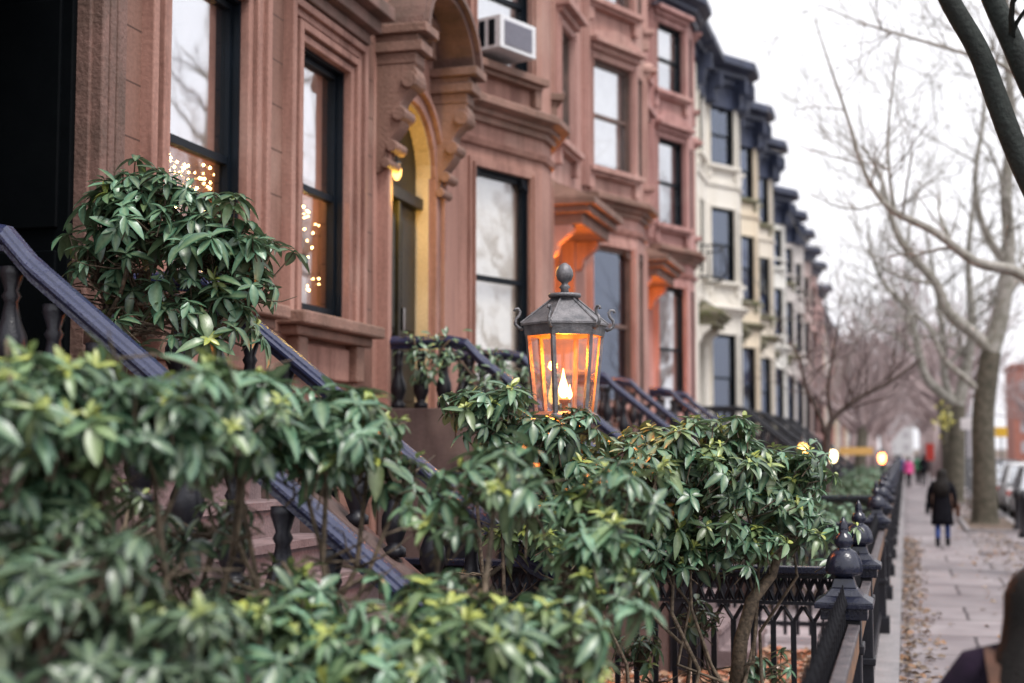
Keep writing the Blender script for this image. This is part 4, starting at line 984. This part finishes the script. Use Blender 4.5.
# ------------------------------------------------------------------ trees
def grow(mb, p, d, L, r, depth, rnd, spread=.5, up=.12, n=5, kids=3, mn=.006, sides=5):
    pts = [Vector(p)]; rs = [r]; dd = Vector(d).normalized()
    for i in range(n):
        dd = (dd+Vector((rnd.uniform(-1, 1), rnd.uniform(-1, 1), rnd.uniform(-1, 1)))*.22+Vector((0, 0, up*.4))).normalized()
        pts.append(pts[-1]+dd*(L/n)); rs.append(max(mn*.6, r*(1-.55*(i+1)/n)))
    mb.tube(pts, rs, sides if depth > 1 else 3, False)
    if depth <= 0: return
    for k in range(kids+(1 if depth > 1 else 0)):
        i = rnd.randint(1, n); q = pts[i]; t = (pts[i]-pts[i-1]).normalized()
        o = Vector((rnd.uniform(-1, 1), rnd.uniform(-1, 1), rnd.uniform(-.4, 1))); o = (o-t*o.dot(t)).normalized()
        nd = (t+o*rnd.uniform(spread*.7, spread*1.5)).normalized()
        grow(mb, q, nd, L*rnd.uniform(.5, .78), max(mn, rs[i]*rnd.uniform(.45, .7)), depth-1, rnd, spread, up, n, kids, mn, sides)
def guided(mb, tw, pts, rs, rnd, twigs=8, L=1.6, depth=2, sides=8, kids=3, mn=.008):
    # smooth polyline
    P = [Vector(p) for p in pts]; Q = []; RR = []
    for i in range(len(P)-1):
        for k in range(4):
            f = k/4; a = P[max(i-1, 0)]; b = P[i]; c = P[i+1]; d = P[min(i+2, len(P)-1)]
            Q.append(.5*((2*b)+(c-a)*f+(2*a-5*b+4*c-d)*f*f+(3*b-a-3*c+d)*f**3)); RR.append(rs[i]+(rs[i+1]-rs[i])*f)
    Q.append(P[-1]); RR.append(rs[-1])
    mb.tube(Q, RR, sides, False)
    for k in range(twigs):
        i = rnd.randint(max(1, len(Q)//4), len(Q)-1); t = (Q[i]-Q[i-1]).normalized()
        o = Vector((rnd.uniform(-1, 1), rnd.uniform(-1, 1), rnd.uniform(-.2, 1))); o = (o-t*o.dot(t)).normalized()
        grow(tw, Q[i], t*.6+o, L*rnd.uniform(.6, 1.2), max(mn, RR[i]*.4), depth, rnd, .6, .1, 5, kids, mn, 4)
def tree(label, base, trunk, rt, limbs, bark='bark_plane', tb='bark_trunk', group='bare street trees', seed=1, twigs=9, L=1.6, depth=2, name='street_tree', kids=3, mn=.008, tcol=None):
    root = empty(name, base, label, 'tree', group); rnd = random.Random(seed)
    t = MB(); tw = MB(); P = [Vector(base)]+[Vector(p) for p in trunk]
    rs = [rt[0]*1.35]+list(rt); P.insert(1, Vector(base)+(P[1]-P[0])*.12); rs = rs[:len(P)] if len(rs) >= len(P) else rs+[rs[-1]]*(len(P)-len(rs))
    guided(t, tw, P, rs, rnd, 0, sides=12); t.build('trunk', tb, root, smooth=True)
    m = MB()
    for (pts, r) in limbs: guided(m, tw, pts, r, rnd, twigs, L, depth, kids=kids, mn=mn)
    m.build('limbs', bark, root, smooth=True); tw.build('branches', tcol or bark, root, smooth=True)
    return root
D = 40.5   # depth of the big plane tree
a = lambda x, y, d=D: at(x, y, d)
b1 = a(985, 522); b1.z = 0
tree('big plane tree by the kerb forking above the parked cars, thickest mottled trunk', b1, [a(984, 470), a(983, 420), a(987, 380), a(991, 352)], [.38, .33, .31, .30, .28],
     [([a(991, 352), a(975, 335), a(948, 312), a(937, 285), a(918, 262), a(898, 235), a(888, 205), a(880, 175), a(862, 145)], [.20, .18, .17, .15, .13, .11, .09, .07, .04]),
      ([a(991, 352), a(1000, 320), a(1006, 280), a(1009, 240), a(1006, 190), a(1012, 120), a(1006, 40), a(1010, -60)], [.26, .24, .21, .18, .16, .13, .10, .06]),
      ([a(1004, 300), a(1024, 270), a(1060, 230), a(1100, 150)], [.14, .12, .10, .05]),
      ([a(984, 395), a(965, 378), a(945, 360), a(930, 330), a(915, 312), a(905, 290)], [.11, .10, .08, .06, .05, .03]),
      ([a(1007, 262), a(985, 230), a(975, 180), a(985, 100), a(975, 30)], [.11, .10, .08, .06, .03])], seed=4, twigs=8, L=2.4, depth=3, kids=2, mn=.012)
D = 56
b2 = a(954, 500, D); b2.z = 0
tree('plane tree with a curved pale limb, just left of the thickest trunk', b2, [a(956, 460, D), a(957, 425, D), a(958, 405, D)], [.38, .35, .32, .28],
     [([a(958, 405, D), a(940, 392, D), a(925, 375, D), a(916, 340, D), a(908, 310, D), a(885, 285, D), a(872, 255, D), a(868, 220, D)], [.22, .20, .18, .16, .13, .10, .07, .04]),
      ([a(958, 405, D), a(966, 370, D), a(972, 320, D), a(968, 260, D), a(975, 190, D)], [.25, .22, .17, .12, .07]),
      ([a(957, 412, D), a(945, 380, D), a(942, 330, D), a(935, 280, D), a(925, 230, D)], [.18, .15, .12, .08, .05])], seed=9, twigs=7, L=2.8, depth=3, kids=2, mn=.016, bark='bark_plane')
# tree outside the right edge whose long limb crosses the sky
D = 24.5
b0 = Vector((2.35, 25.9, 0)); f0 = a(1062, 330, D)
tree('pale plane limb crossing the white sky from beyond the right edge', b0, [b0.lerp(f0, .5), f0], [.34, .28, .24, .24],
     [([f0, a(1024, 276, D), a(976, 262, D), a(935, 232, D), a(895, 212, D), a(876, 192, D), a(862, 165, D), a(845, 110, D), a(828, 60, D), a(815, 20, D)], [.13, .105, .09, .075, .062, .05, .04, .03, .02, .012]),
      ([a(895, 212, D), a(890, 180, D), a(888, 140, D), a(892, 90, D), a(900, 40, D)], [.04, .03, .025, .018, .01]),
      ([f0, a(1070, 200, D), a(1050, 60, D), a(1040, -80, D)], [.2, .17, .12, .07]),
      ([a(1062, 130, D), a(1010, 70, D), a(960, 52, D), a(905, 36, D), a(860, 22, D), a(820, 5, D)], [.06, .045, .035, .028, .018, .01])], seed=12, twigs=13, L=1.7, depth=2, kids=2, mn=.006)
# near tree: dark limbs in the upper right corner
D = 9.8
n0 = Vector((2.25, 10.3, 0)); nf = Vector((2.0, 10.2, 2.3))
tree('near tree whose shade-darkened greenish limbs cut the upper right corner', n0, [n0.lerp(nf, .5), nf], [.26, .22, .20, .19],
     [([nf, a(1085, 290, D), a(1042, 205, D), a(1016, 150, D), a(997, 100, D), a(978, 50, D), a(952, 5, D), a(925, -50, D)], [.15, .10, .086, .080, .077, .074, .070, .06]),
      ([nf, a(1100, 220, D), a(1060, 140, D), a(1032, 88, D), a(1012, 42, D), a(995, 5, D), a(972, -50, D)], [.15, .10, .085, .08, .078, .074, .07])], bark='bark_shaded', tb='bark_shaded', seed=5, twigs=1, L=.8, depth=1)
# slim yard tree
D = 28
y0_ = a(826, 540, D); y0_.z = 0
tree('slim forked yard tree in front of the far houses, above the lamps', y0_, [a(826, 470, D), a(827, 438, D)], [.10, .085, .08, .075],
     [([a(827, 438, D), a(832, 420, D), a(845, 408, D), a(866, 394, D), a(890, 382, D), a(922, 358, D)], [.07, .06, .05, .042, .035, .018]),
      ([a(827, 438, D), a(818, 412, D), a(806, 388, D), a(800, 360, D), a(790, 340, D)], [.055, .045, .035, .025, .015]),
      ([a(832, 420, D), a(828, 390, D), a(834, 350, D), a(842, 310, D)], [.045, .035, .02, .01])], bark='bark_small', tb='bark_small', group='bare trees down the street', seed=8, twigs=10, L=1.2, depth=2, kids=2, mn=.006, name='yard_tree')
# farther trees both sides
rt = random.Random(22)
far = [(2.1, 74), (2.1, 91), (2.0, 108), (2.0, 126), (2.0, 150), (-2.2, 70), (-2.6, 98), (-2.4, 122), (-2.0, 145), (-2.4, 175), (14, 31), (14.2, 44), (13.8, 57), (14, 70), (14.2, 92), (14, 120), (14, 150), (2, 180), (-2.2, 210), (8, 235), (15, 190), (-3.0, 84), (-3.2, 110), (-2.8, 134)]
fl_ = ['kerbside tree', 'yard tree', 'tree across the road']
cnt = {0: 0, 1: 0, 2: 0}
for k, (x, y) in enumerate(far):
    side = 0 if 0 < x < 5 else (1 if x < 0 else 2); cnt[side] += 1
    root = empty('bare_tree', (x, y, 0), 'distant hazy bare '+fl_[side]+', '+ords[cnt[side]-1]+' counting away from the camera', 'tree', 'bare trees down the street')
    t = MB(); w = MB(); h = rt.uniform(3, 4.2); lean = rt.uniform(-.4, .4)
    sc = .95 if x < 0 else 1.1
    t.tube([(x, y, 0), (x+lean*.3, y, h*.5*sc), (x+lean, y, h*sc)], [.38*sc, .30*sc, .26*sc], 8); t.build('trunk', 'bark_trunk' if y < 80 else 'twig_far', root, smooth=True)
    for j in range(6):
        an = j*1.05+rt.uniform(-.3, .3); grow(w, (x+lean, y, h*sc*rt.uniform(.85, 1)), (math.cos(an)*.6, math.sin(an)*.6, rt.uniform(.5, 1.2)), rt.uniform(3.5, 4.8)*sc, .16*sc, 3, rt, .55, .15, 5, 3, .017+.0001*y, 4)
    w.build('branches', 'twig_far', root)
# ------------------------------------------------------------------ far end of the street
def slab(label, x0, x1, y0, y1, h, m, rows=0):
    root = empty('far_building', ((x0+x1)/2, y0, 0), label, 'building', 'buildings closing the end of the street')
    b = MB(); b.box(x0, x1, y0, y1, -.2, h); b.box(x0-.3, x1+.3, y0-.3, y1, h, h+.6); b.build('wall', m, root)
    nx = max(2, int((x1-x0)/3.5)); nz = max(2, int(h/3.6))
    for z in range(nz):
        for i in range(nx):
            g = MB(); u = x0+(i+.3)*(x1-x0)/nx; g.box(u, u+(x1-x0)/nx*.4, y0-.06, y0+.02, 1.2+z*3.5, 3.1+z*3.5)
            g.build('window', 'far_grey', root)
slab('pale tower far beyond the end of the street', -6, 2, 420, 440, 44, 'far_pale'); slab('grey block at the end of the street behind the bare trees', 3, 14, 330, 350, 24, 'far_grey')
slab('red brick block showing through the bare trees', -22, -9, 190, 205, 13, 'far_brick'); slab('tan block far left of the street end', -40, -20, 300, 320, 18, 'white3'); slab('brick block far across the road at the right', 18, 40, 260, 280, 16, 'far_brick')
# ------------------------------------------------------------------ yard lamps down the street, awning, signs
def yard_lamp(label, px, py, d, m, e):
    p = at(px, py, d); root = empty('yard_lamp', (p.x, p.y, 0), label, 'lamp', 'lit lamps in the yards down the street')
    b = MB(); b.lathe([(.10, 0), (.05, .2), (.04, p.z-.3), (.07, p.z-.2)], (p.x, p.y, 0), 8); b.build('post', 'iron', root)
    b = MB(); b.lathe([(.05, -.14), (.09, -.05), (.10, .05), (.05, .13)], p, 10); b.build('globe', m, root, smooth=True)
    b = MB(); b.lathe([(.12, .13), (.05, .22), (.01, .30)], p, 8); b.build('lamp_cap', 'iron', root)
yard_lamp('warm orange yard lamp at the hedge edge, leftmost of the three glowing in the distance', 803, 450, 30, 'lamp_warm', 5)
yard_lamp('white glowing yard lamp, middle of the three in the distance', 833, 456, 34, 'lamp_white', 5)
yard_lamp('red-orange glowing lamp, rightmost of the three in the distance', 882, 458, 40, 'lamp_red', 5)
def small_sign(label, px, py, d, w, h, m, zp=None):
    p = at(px, py, d); root = empty('sign', (p.x, p.y, 0), label, 'sign')
    b = MB(); b.box(p.x-w/2, p.x+w/2, p.y-.02, p.y+.02, p.z-h/2, p.z+h/2); b.build('panel', m, root, bevel=.01)
    b = MB(); b.tube([(p.x, p.y+.05, 0), (p.x, p.y+.05, p.z+h/2)], .03, 6); b.build('pole', 'iron', root)
small_sign('small red sign on a pole left of the tree trunks', 930, 452, 64, .35, .75, 'red_paint'); small_sign('pale pink-white sign against the second plane trunk', 967, 424, 50, .45, .4, 'sign_white')
small_sign('orange-yellow diamond-like sign at the right edge above the cars', 1001, 432, 60, .5, .42, 'yellow_paint')
p = at(856, 452, 60); root = empty('awning', (p.x, p.y, 0), 'yellow awning standing in for a strip of warm lights behind the slim yard tree', 'awning')  # awning added in place of a blurred strip of warm lights
b = MB(); b.prism([(p.x-.7, p.y, p.z-.12), (p.x-.7, p.y, p.z+.2), (p.x-.7, p.y-.7, p.z-.12)], (1.4, 0, 0)); b.build('canopy', 'awning', root)
b = MB(); b.tube([(p.x+.65, p.y-.65, 0), (p.x+.65, p.y-.65, p.z-.12)], .03, 6); b.build('post', 'iron', root); b = MB(); b.tube([(p.x-.65, p.y-.65, 0), (p.x-.65, p.y-.65, p.z-.12)], .03, 6); b.build('post', 'iron', root)
# yard hedges in the distance
for k, (x, y, n, lab) in enumerate([(-1.6, 20.5, 55, 'low blurred hedge just past the third finial post'), (-1.5, 27, 50, 'low green hedge behind the slim yard tree'), (-1.4, 33.5, 50, 'low hedge next to the white glowing lamp'), (-1.5, 41, 50, 'low hedge in the first white house yard'), (-1.4, 50, 45, 'low hedge farther off in the yards, last but one'), (-1.4, 59, 45, 'farthest low hedge in the yards')]):
    root = empty('hedge', (x, y, 0), lab, 'hedge', 'low hedges in the yards'); items = []; st = MB()
    for i in range(n*3):
        q = np.array([x+rng.uniform(-.9, .9), y+rng.uniform(-1.4, 1.4), rng.uniform(.5, 1.45)]); whorl(items, q, np.array([rng.normal()*.3, rng.normal()*.3, 1]), .15)
        if i % 6 == 0: st.tube([(x+rng.uniform(-.4, .4), y+rng.uniform(-.8, .8), 0), q], [.015, .006], 4)
    leaves_mesh('foliage', items, 'leaf', root); st.build('stems', 'stem', root)
# leaf spray made to stand in for a small yellow light or sign
root = empty('yellow_spot', at(944, 420, 52), 'yellow leaf clump standing in for a small light or sign beside the second plane trunk', 'leaves'); items = []
c = at(945, 420, 52)
for i in range(60):
    v = rng.normal(size=3)*np.array([.16, .2, .24]); items.append((np.array(c)+v, rng.normal(size=3), np.array([0, -.3, 1.]), .16, rng.uniform(0, 1), 0, .2))
leaves_mesh('leaves', items, 'yellowleaf', root, wr=.35); b = MB(); b.tube([c+Vector((.45, 0, .6)), c, c-Vector((.1, 0, .5))], [.03, .02, .006], 5); b.build('twig', 'bark_small', root)
# ------------------------------------------------------------------ cars
def car(label, x, y, m, suv=False, rot=0):
    root = empty('parked_car', (x, y, -.13), label, 'car', 'cars parked along the kerb')
    L, Wd = 4.5, .9; rz = 1.75 if suv else 1.45; bz = 1.02 if suv else .92
    # body: lofted cross-sections along the length
    st = [(-2.25, .72, .45, .70), (-2.15, .82, .28, .86), (-1.6, .90, .22, bz), (-.6, .91, .22, bz), (.6, .91, .22, bz), (1.3, .90, .22, bz-.08), (1.95, .84, .25, bz-.16), (2.2, .72, .38, .68)]
    b = MB(); vs = []; fs = []
    for (yy, w, z0, z1) in st:
        vs += [(-w*.94, yy, z0), (-w, yy, z0+(z1-z0)*.45), (-w*.95, yy, z1-.04), (-w*.82, yy, z1), (w*.82, yy, z1), (w*.95, yy, z1-.04), (w, yy, z0+(z1-z0)*.45), (w*.94, yy, z0)]
    for i in range(len(st)-1):
        for j in range(8): fs.append((i*8+j, i*8+(j+1) % 8, (i+1)*8+(j+1) % 8, (i+1)*8+j))
    fs += [tuple(range(8)), tuple((len(st)-1)*8+j for j in range(8))]
    b.add(vs, fs); b.build('body', m, root, smooth=False, bevel=.03, local=True)
    y0, y1, t0, t1 = (-2.05, 1.15, -1.75, .35) if suv else (-1.75, 1.2, -1.1, .35)
    g = MB(); g.hexa([(-.80, y0, bz-.03), (.80, y0, bz-.03), (.80, y1, bz-.05), (-.80, y1, bz-.05), (-.62, t0, rz-.05), (.62, t0, rz-.05), (.62, t1, rz-.05), (-.62, t1, rz-.05)]); g.build('windows', 'car_glass', root, local=True, bevel=.02)
    g = MB(); g.hexa([(-.64, t0-.05, rz-.06), (.64, t0-.05, rz-.06), (.64, t1+.05, rz-.06), (-.64, t1+.05, rz-.06), (-.56, t0+.1, rz), (.56, t0+.1, rz), (.56, t1-.1, rz), (-.56, t1-.1, rz)])
    for s in (-1, 1):
        for (ya, yb) in ((y0, t0), (y1, t1), (-.3, -.3)): g.tube([(s*.81, ya, bz-.03), (s*.63, yb, rz-.04)], .035, 4)
    g.build('roof', m, root, local=True)
    for s in (-1, 1):
        for yy in (-1.4, 1.4):
            w = MB(); w.tube([(s*.70, yy, .33), (s*.925, yy, .33)], .33, 20); wo = w.build('wheel', 'tyre', root, local=True, bevel=.03)
            w = MB(); w.tube([(s*.90, yy, .33), (s*.935, yy, .33)], .20, 14); w.build('rim', 'chrome', wo, local=True)
        h = MB(); h.box(s*.66-.16, s*.66+.16, -2.245, -2.16, .64, .78); h.build('tail_light', 'red_paint', root, local=True)
        h = MB(); h.box(s*.64-.16, s*.64+.16, 2.1, 2.20, .58, .70); h.build('headlight', 'sign_white', root, local=True)
        h = MB(); h.box(s*.98-.10, s*.98+.10, .82, .95, bz-.02, bz+.14); h.build('mirror', m, root, local=True)
    h = MB(); h.box(-.8, .8, -2.30, -2.2, .36, .52); h.build('bumper', m, root, local=True)
    h = MB(); h.box(-.26, .26, -2.31, -2.299, .54, .66); h.build('number_plate', 'sign_white', root, local=True)
    root.rotation_euler = (0, 0, rot); return root
car('black parked car cut by the right edge, nearest of the parked ones', 4.25, 42.5, 'car_black'); car('silver parked van-like car right behind the thickest trunk', 4.2, 49, 'car_silver', True)
car('white parked car, third along the kerb', 4.2, 55.5, 'car_white', True); car('silver parked car, fourth along the kerb', 4.2, 62, 'car_silver'); car('dark parked car, farthest along the kerb', 4.2, 68.5, 'car_black', True); car('white car far off between the trunks', 4.2, 75, 'car_white')
# ------------------------------------------------------------------ people
def skin(name, joints, edges, rad, m, parent, sub=2):
    me = bpy.data.meshes.new(name); me.from_pydata(joints, edges, []); me.materials.append(MATS[m])
    o = bpy.data.objects.new(name, me); C.objects.link(o); o.parent = parent
    s = o.modifiers.new('skin', 'SKIN'); sv = me.skin_vertices[0].data if me.skin_vertices else None
    if sv is None:
        bm = bmesh.new(); bm.from_mesh(me); bm.verts.layers.skin.verify(); bm.to_mesh(me); bm.free(); sv = me.skin_vertices[0].data
    for i, r in enumerate(rad): sv[i].radius = (r, r) if not isinstance(r, tuple) else r; sv[i].use_root = (i == 0)
    s.use_smooth_shade = True
    ss = o.modifiers.new('sub', 'SUBSURF'); ss.levels = sub; ss.render_levels = sub
    return o
def ring_loft(mb, rings, n=16):
    vs = []; fs = []
    for (cx, cy, z, rx, ry) in rings:
        for j in range(n):
            a_ = 2*math.pi*j/n; ca, sa = math.cos(a_), math.sin(a_); e = .85
            vs.append((cx+rx*math.copysign(abs(ca)**e, ca), cy+ry*math.copysign(abs(sa)**e, sa), z))
    for i in range(len(rings)-1):
        for j in range(n): fs.append((i*n+j, i*n+(j+1) % n, (i+1)*n+(j+1) % n, (i+1)*n+j))
    fs += [tuple(range(n-1, -1, -1)), tuple((len(rings)-1)*n+j for j in range(n))]
    mb.add(vs, fs)
def person(label, loc, rot, h=1.68, coat='coat_black', legs='jeans', hair='hair_dark', coat_len=.50, longhair=True, stride=.16, bulky=1., hw=1.):
    k = h/1.70; root = empty('person', loc, label, 'person'); root.rotation_euler = (0, 0, rot)
    J = [(0,0,.95),(0,0,1.08),(0,0,1.25),(0,.0,1.40),(0,.015,1.50),(0,.02,1.56)]; E = [(0,1),(1,2),(2,3),(3,4),(4,5)]; Rr = [.13,.115,.13,.10,.05,.05]
    for s in (-1, 1):
        st = stride*s; i = len(J)
        J += [(s*.09, 0, .90), (s*.10, st*.45+.03, .50), (s*.10, st-.02, .10), (s*.10, st+.02, .05), (s*.11, st+.16, .035)]
        E += [(0, i), (i, i+1), (i+1, i+2), (i+2, i+3), (i+3, i+4)]; Rr += [.085, .058, .042, .042, .03]
        i = len(J); J += [(s*.17, 0, 1.39), (s*.225, -.02*s, 1.12), (s*.235, .07-st*.3, .87), (s*.235, .09-st*.3, .80)]
        E += [(3, i), (i, i+1), (i+1, i+2), (i+2, i+3)]; Rr += [.06, .042, .03, .032]
        wr_ = Vector(J[-1])
        for f in range(5):  # fingers as short chains from the palm
            i = len(J); oy = (-.032+.016*f) if f < 4 else .03; ln = (.06, .075, .07, .055, .04)[f]
            J += [(wr_.x, wr_.y+oy*.8, wr_.z-.03), (wr_.x-s*.008, wr_.y+oy*(1.1 if f < 4 else 1.7), wr_.z-.05-ln*.5), (wr_.x-s*.025, wr_.y+oy*(1.1 if f < 4 else 1.8), wr_.z-.05-ln)]
            E += [(i-1 if f == 0 else hidx, i), (i, i+1), (i+1, i+2)]
            if f == 0: hidx = i-1
            Rr += [.010, .009, .008]
    skin('body', [tuple(Vector(j)*k) for j in J], E, [r*k for r in Rr], 'skin', root)
    body = root.children[0]
    # head joined visually with neck: own smooth mesh with face
    hd = MB(); hz = 1.60
    ring_loft(hd, [(0, .02, hz-.125, .03, .035), (0, .03, hz-.105, .05, .06), (0, .025, hz-.06, .066, .082), (0, .02, hz, .075, .094), (0, .012, hz+.05, .074, .092), (0, .005, hz+.09, .055, .07), (0, .0, hz+.11, .02, .03)], 14)
    hd.tube([(0, .105, hz+.02), (0, .128, hz-.018), (0, .105, hz-.03)], [.008, .014, .01], 6)
    for s in (-1, 1): hd.lathe([(.002, -.03), (.014, -.015), (.016, .01), (.004, .03)], (s*.078, .01, hz), 6)
    hd.v = [tuple(Vector(v)*k) for v in hd.v]; ho = hd.build('head', 'skin', root, smooth=True, local=True)
    ey = MB()
    for s in (-1, 1): ey.lathe([(.002, -.008), (.009, 0), (.002, .008)], (s*.03, .108, hz+.005), 8)
    ey.v = [tuple(Vector(v)*k) for v in ey.v]; ey.build('eyes', 'hair_dark', ho, local=True)
    ha = MB()
    ring_loft(ha, ([(0, -.13, hz-.50, .07*hw, .02), (0, -.145, hz-.42, .13*hw, .045), (0, -.14, hz-.32, .15*hw, .06), (0, -.10, hz-.2, .14*hw, .09)] if longhair else [])+[(0, -.05, hz-.10, .11*hw if longhair else .08, .085), (0, -.022, hz-.03, .102*hw, .095), (0, -.014, hz+.04, .10*hw, .10), (0, -.008, hz+.09, .08*hw, .087), (0, -.005, hz+.125, .045*hw, .05), (0, -.005, hz+.135, .01, .01)], 16)
    ha.v = [tuple(Vector(v)*k) for v in ha.v]; ha.build('hair', hair, ho, smooth=True, local=True)
    ct = MB(); zb = .98-coat_len; W_ = bulky
    ring_loft(ct, [(0, 0, zb, .225*W_, .17*W_), (0, 0, zb+.15, .215*W_, .165*W_), (0, 0, .95, .18*W_, .145*W_), (0, 0, 1.10, .165*W_, .135*W_), (0, 0, 1.28, .19*W_, .145*W_), (0, -.005, 1.37, .185*W_, .13*W_), (0, -.005, 1.43, .15*W_, .105*W_), (0, .0, 1.475, .11*W_, .085*W_), (0, .0, 1.51, .08, .075), (0, .005, 1.55, .075, .07)], 18)
    for s in (-1, 1):
        ct.tube([(s*.08*W_, 0, 1.42), (s*.15*W_, 0, 1.385), (s*.205*W_, -.005*s, 1.29), (s*.245*W_, -.02*s, 1.12), (s*.25*W_, .03-stride*s*.2, .98), (s*.245*W_, .07-stride*s*.3, .86)], [.06*W_, .072*W_, .068*W_, .06*W_, .055*W_, .052*W_], 10)
    ct.v = [tuple(Vector(v)*k) for v in ct.v]; ct.build('coat', coat, root, smooth=True, local=True)
    tr = MB()
    for s in (-1, 1):
        st = stride*s; tr.tube([(s*.09, 0, .95), (s*.095, st*.3, .7), (s*.10, st*.45+.035, .50), (s*.10, st*.8, .28), (s*.10, st-.02, .14)], [.105, .09, .07, .06, .052], 10)
    tr.v = [tuple(Vector(v)*k) for v in tr.v]; tr.build('trousers', legs, root, smooth=True, local=True)
    for s in (-1, 1):
        st = stride*s; bo = MB(); bo.tube([(s*.10, st-.03, .20), (s*.10, st-.02, .08), (s*.10, st+.02, .045), (s*.105, st+.13, .035), (s*.105, st+.17, .03)], [.055, .05, .05, .04, .02], 10)
        bo.v = [tuple(Vector(v)*k) for v in bo.v]; bo.build('shoe', 'coat_black', root, smooth=True, local=True)
    return root
pw = at(943, 545, 31.5); pw.z = 0
person('woman with long dark hair, black coat and blue jeans walking away', pw, R(-4), 1.68, coat_len=.50, bulky=1.12, hw=1.15)
# her bag
bg_ = empty('handbag', (pw.x-.30, pw.y, .75), 'small dark handbag at the left side of the woman in the black coat', 'bag')
b = MB(); b.box(pw.x-.36, pw.x-.27, pw.y-.13, pw.y+.13, .72, .95); b.build('bag_body', 'coat_black', bg_, bevel=.02); b = MB(); b.tube([(pw.x-.31, pw.y-.1, .95), (pw.x-.27, pw.y-.05, 1.15), (pw.x-.20, pw.y, 1.44), (pw.x-.27, pw.y+.05, 1.15), (pw.x-.31, pw.y+.1, .95)], .01, 5); b.build('strap', 'coat_black', bg_)
bg2 = empty('shopping_bag', (pw.x+.33, pw.y, .7), 'reddish brown bag at the right side of the woman in the black coat', 'bag')
b = MB(); b.box(pw.x+.28, pw.x+.38, pw.y-.12, pw.y+.14, .66, .92); b.build('bag_body', 'leather', bg2, bevel=.02); b = MB(); b.tube([(pw.x+.33, pw.y-.1, .92), (pw.x+.29, pw.y-.05, 1.12), (pw.x+.2, pw.y-.02, 1.43), (pw.x+.29, pw.y+.05, 1.12), (pw.x+.33, pw.y+.1, .92)], .012, 5); b.build('strap', 'leather', bg2)
# near passer-by, cut by the lower right corner
pn = at(1048, 600, 4.5); pn.z = 0
npn = person('close passer-by seen from behind at the lower right corner, dark purple coat', pn, R(-6), 1.80, coat='coat_purple', legs='coat_black', coat_len=.35, bulky=1.3, longhair=True, hw=1.25)
sb = empty('shoulder_bag', (pn.x+.1, pn.y-.1, .9), 'shoulder bag on a broad brown strap worn by the passer-by in the corner', 'bag')
b = MB()
sp = [(pn.x-.17, pn.y+.0, 1.56), (pn.x-.17, pn.y-.12, 1.52), (pn.x-.155, pn.y-.20, 1.40), (pn.x-.11, pn.y-.215, 1.25), (pn.x+.05, pn.y-.22, 1.05)]
for i in range(4):
    p, q = Vector(sp[i]), Vector(sp[i+1]); w = Vector((.027, 0, 0)); t = Vector((0, -.008, .004))
    b.hexa([p-w, p+w, p+w+t, p-w+t, q-w, q+w, q+w+t, q-w+t])
b.build('strap', 'leather', sb)
b = MB(); b.box(pn.x+.0, pn.x+.28, pn.y-.30, pn.y-.19, .80, 1.07); b.build('bag_body', 'leather', sb, bevel=.02)
fp = [(909, 489, 78, 'pink_cloth', 'coat_black', 1.6, 'person in a bright pink jacket far down the sidewalk'), (918, 487, 84, 'green_cloth', 'coat_black', 1.72, 'distant person in a dark green coat, right of the pink jacket'), (901, 486, 84, 'jeans', 'coat_black', 1.7, 'distant person in a blue coat, left of the pink jacket'), (924, 488, 80, 'coat_black', 'coat_black', 1.75, 'distant person in black, rightmost of the far group'), (896, 485, 95, 'grey_cloth', 'coat_black', 1.7, 'distant person in grey at the fence, farthest left of the far group')]
for (px, py, d, c_, l_, h_, lab) in fp:
    p = at(px, py, d); p.z = 0; person(lab, p, R(random.uniform(-20, 20)), h_, coat=c_, legs=l_, coat_len=.2, longhair=False)
# two people at the kerb near the parked cars appear as dark tree guards
for i, (x, y) in enumerate([(2.75, 36.8), (2.8, 39.5), (2.78, 34.2)]):
    root = empty('bollard', (x, y, 0), ['middle', 'farthest', 'nearest'][i]+' of the three dark posts standing at the kerb by the right edge', 'post', 'dark posts at the kerb')
    b = MB(); b.lathe([(.17, 0), (.17, .12), (.12, .16), (.11, .85), (.15, .92), (.15, .98), (.10, 1.08), (.03, 1.13)], (x, y, 0), 12); b.build('shaft', 'iron', root, smooth=True)
# render settings
S.render.engine = 'CYCLES'
S.cycles.max_bounces = 8; S.cycles.transparent_max_bounces = 16
try: S.cycles.use_denoising = True
except Exception: pass
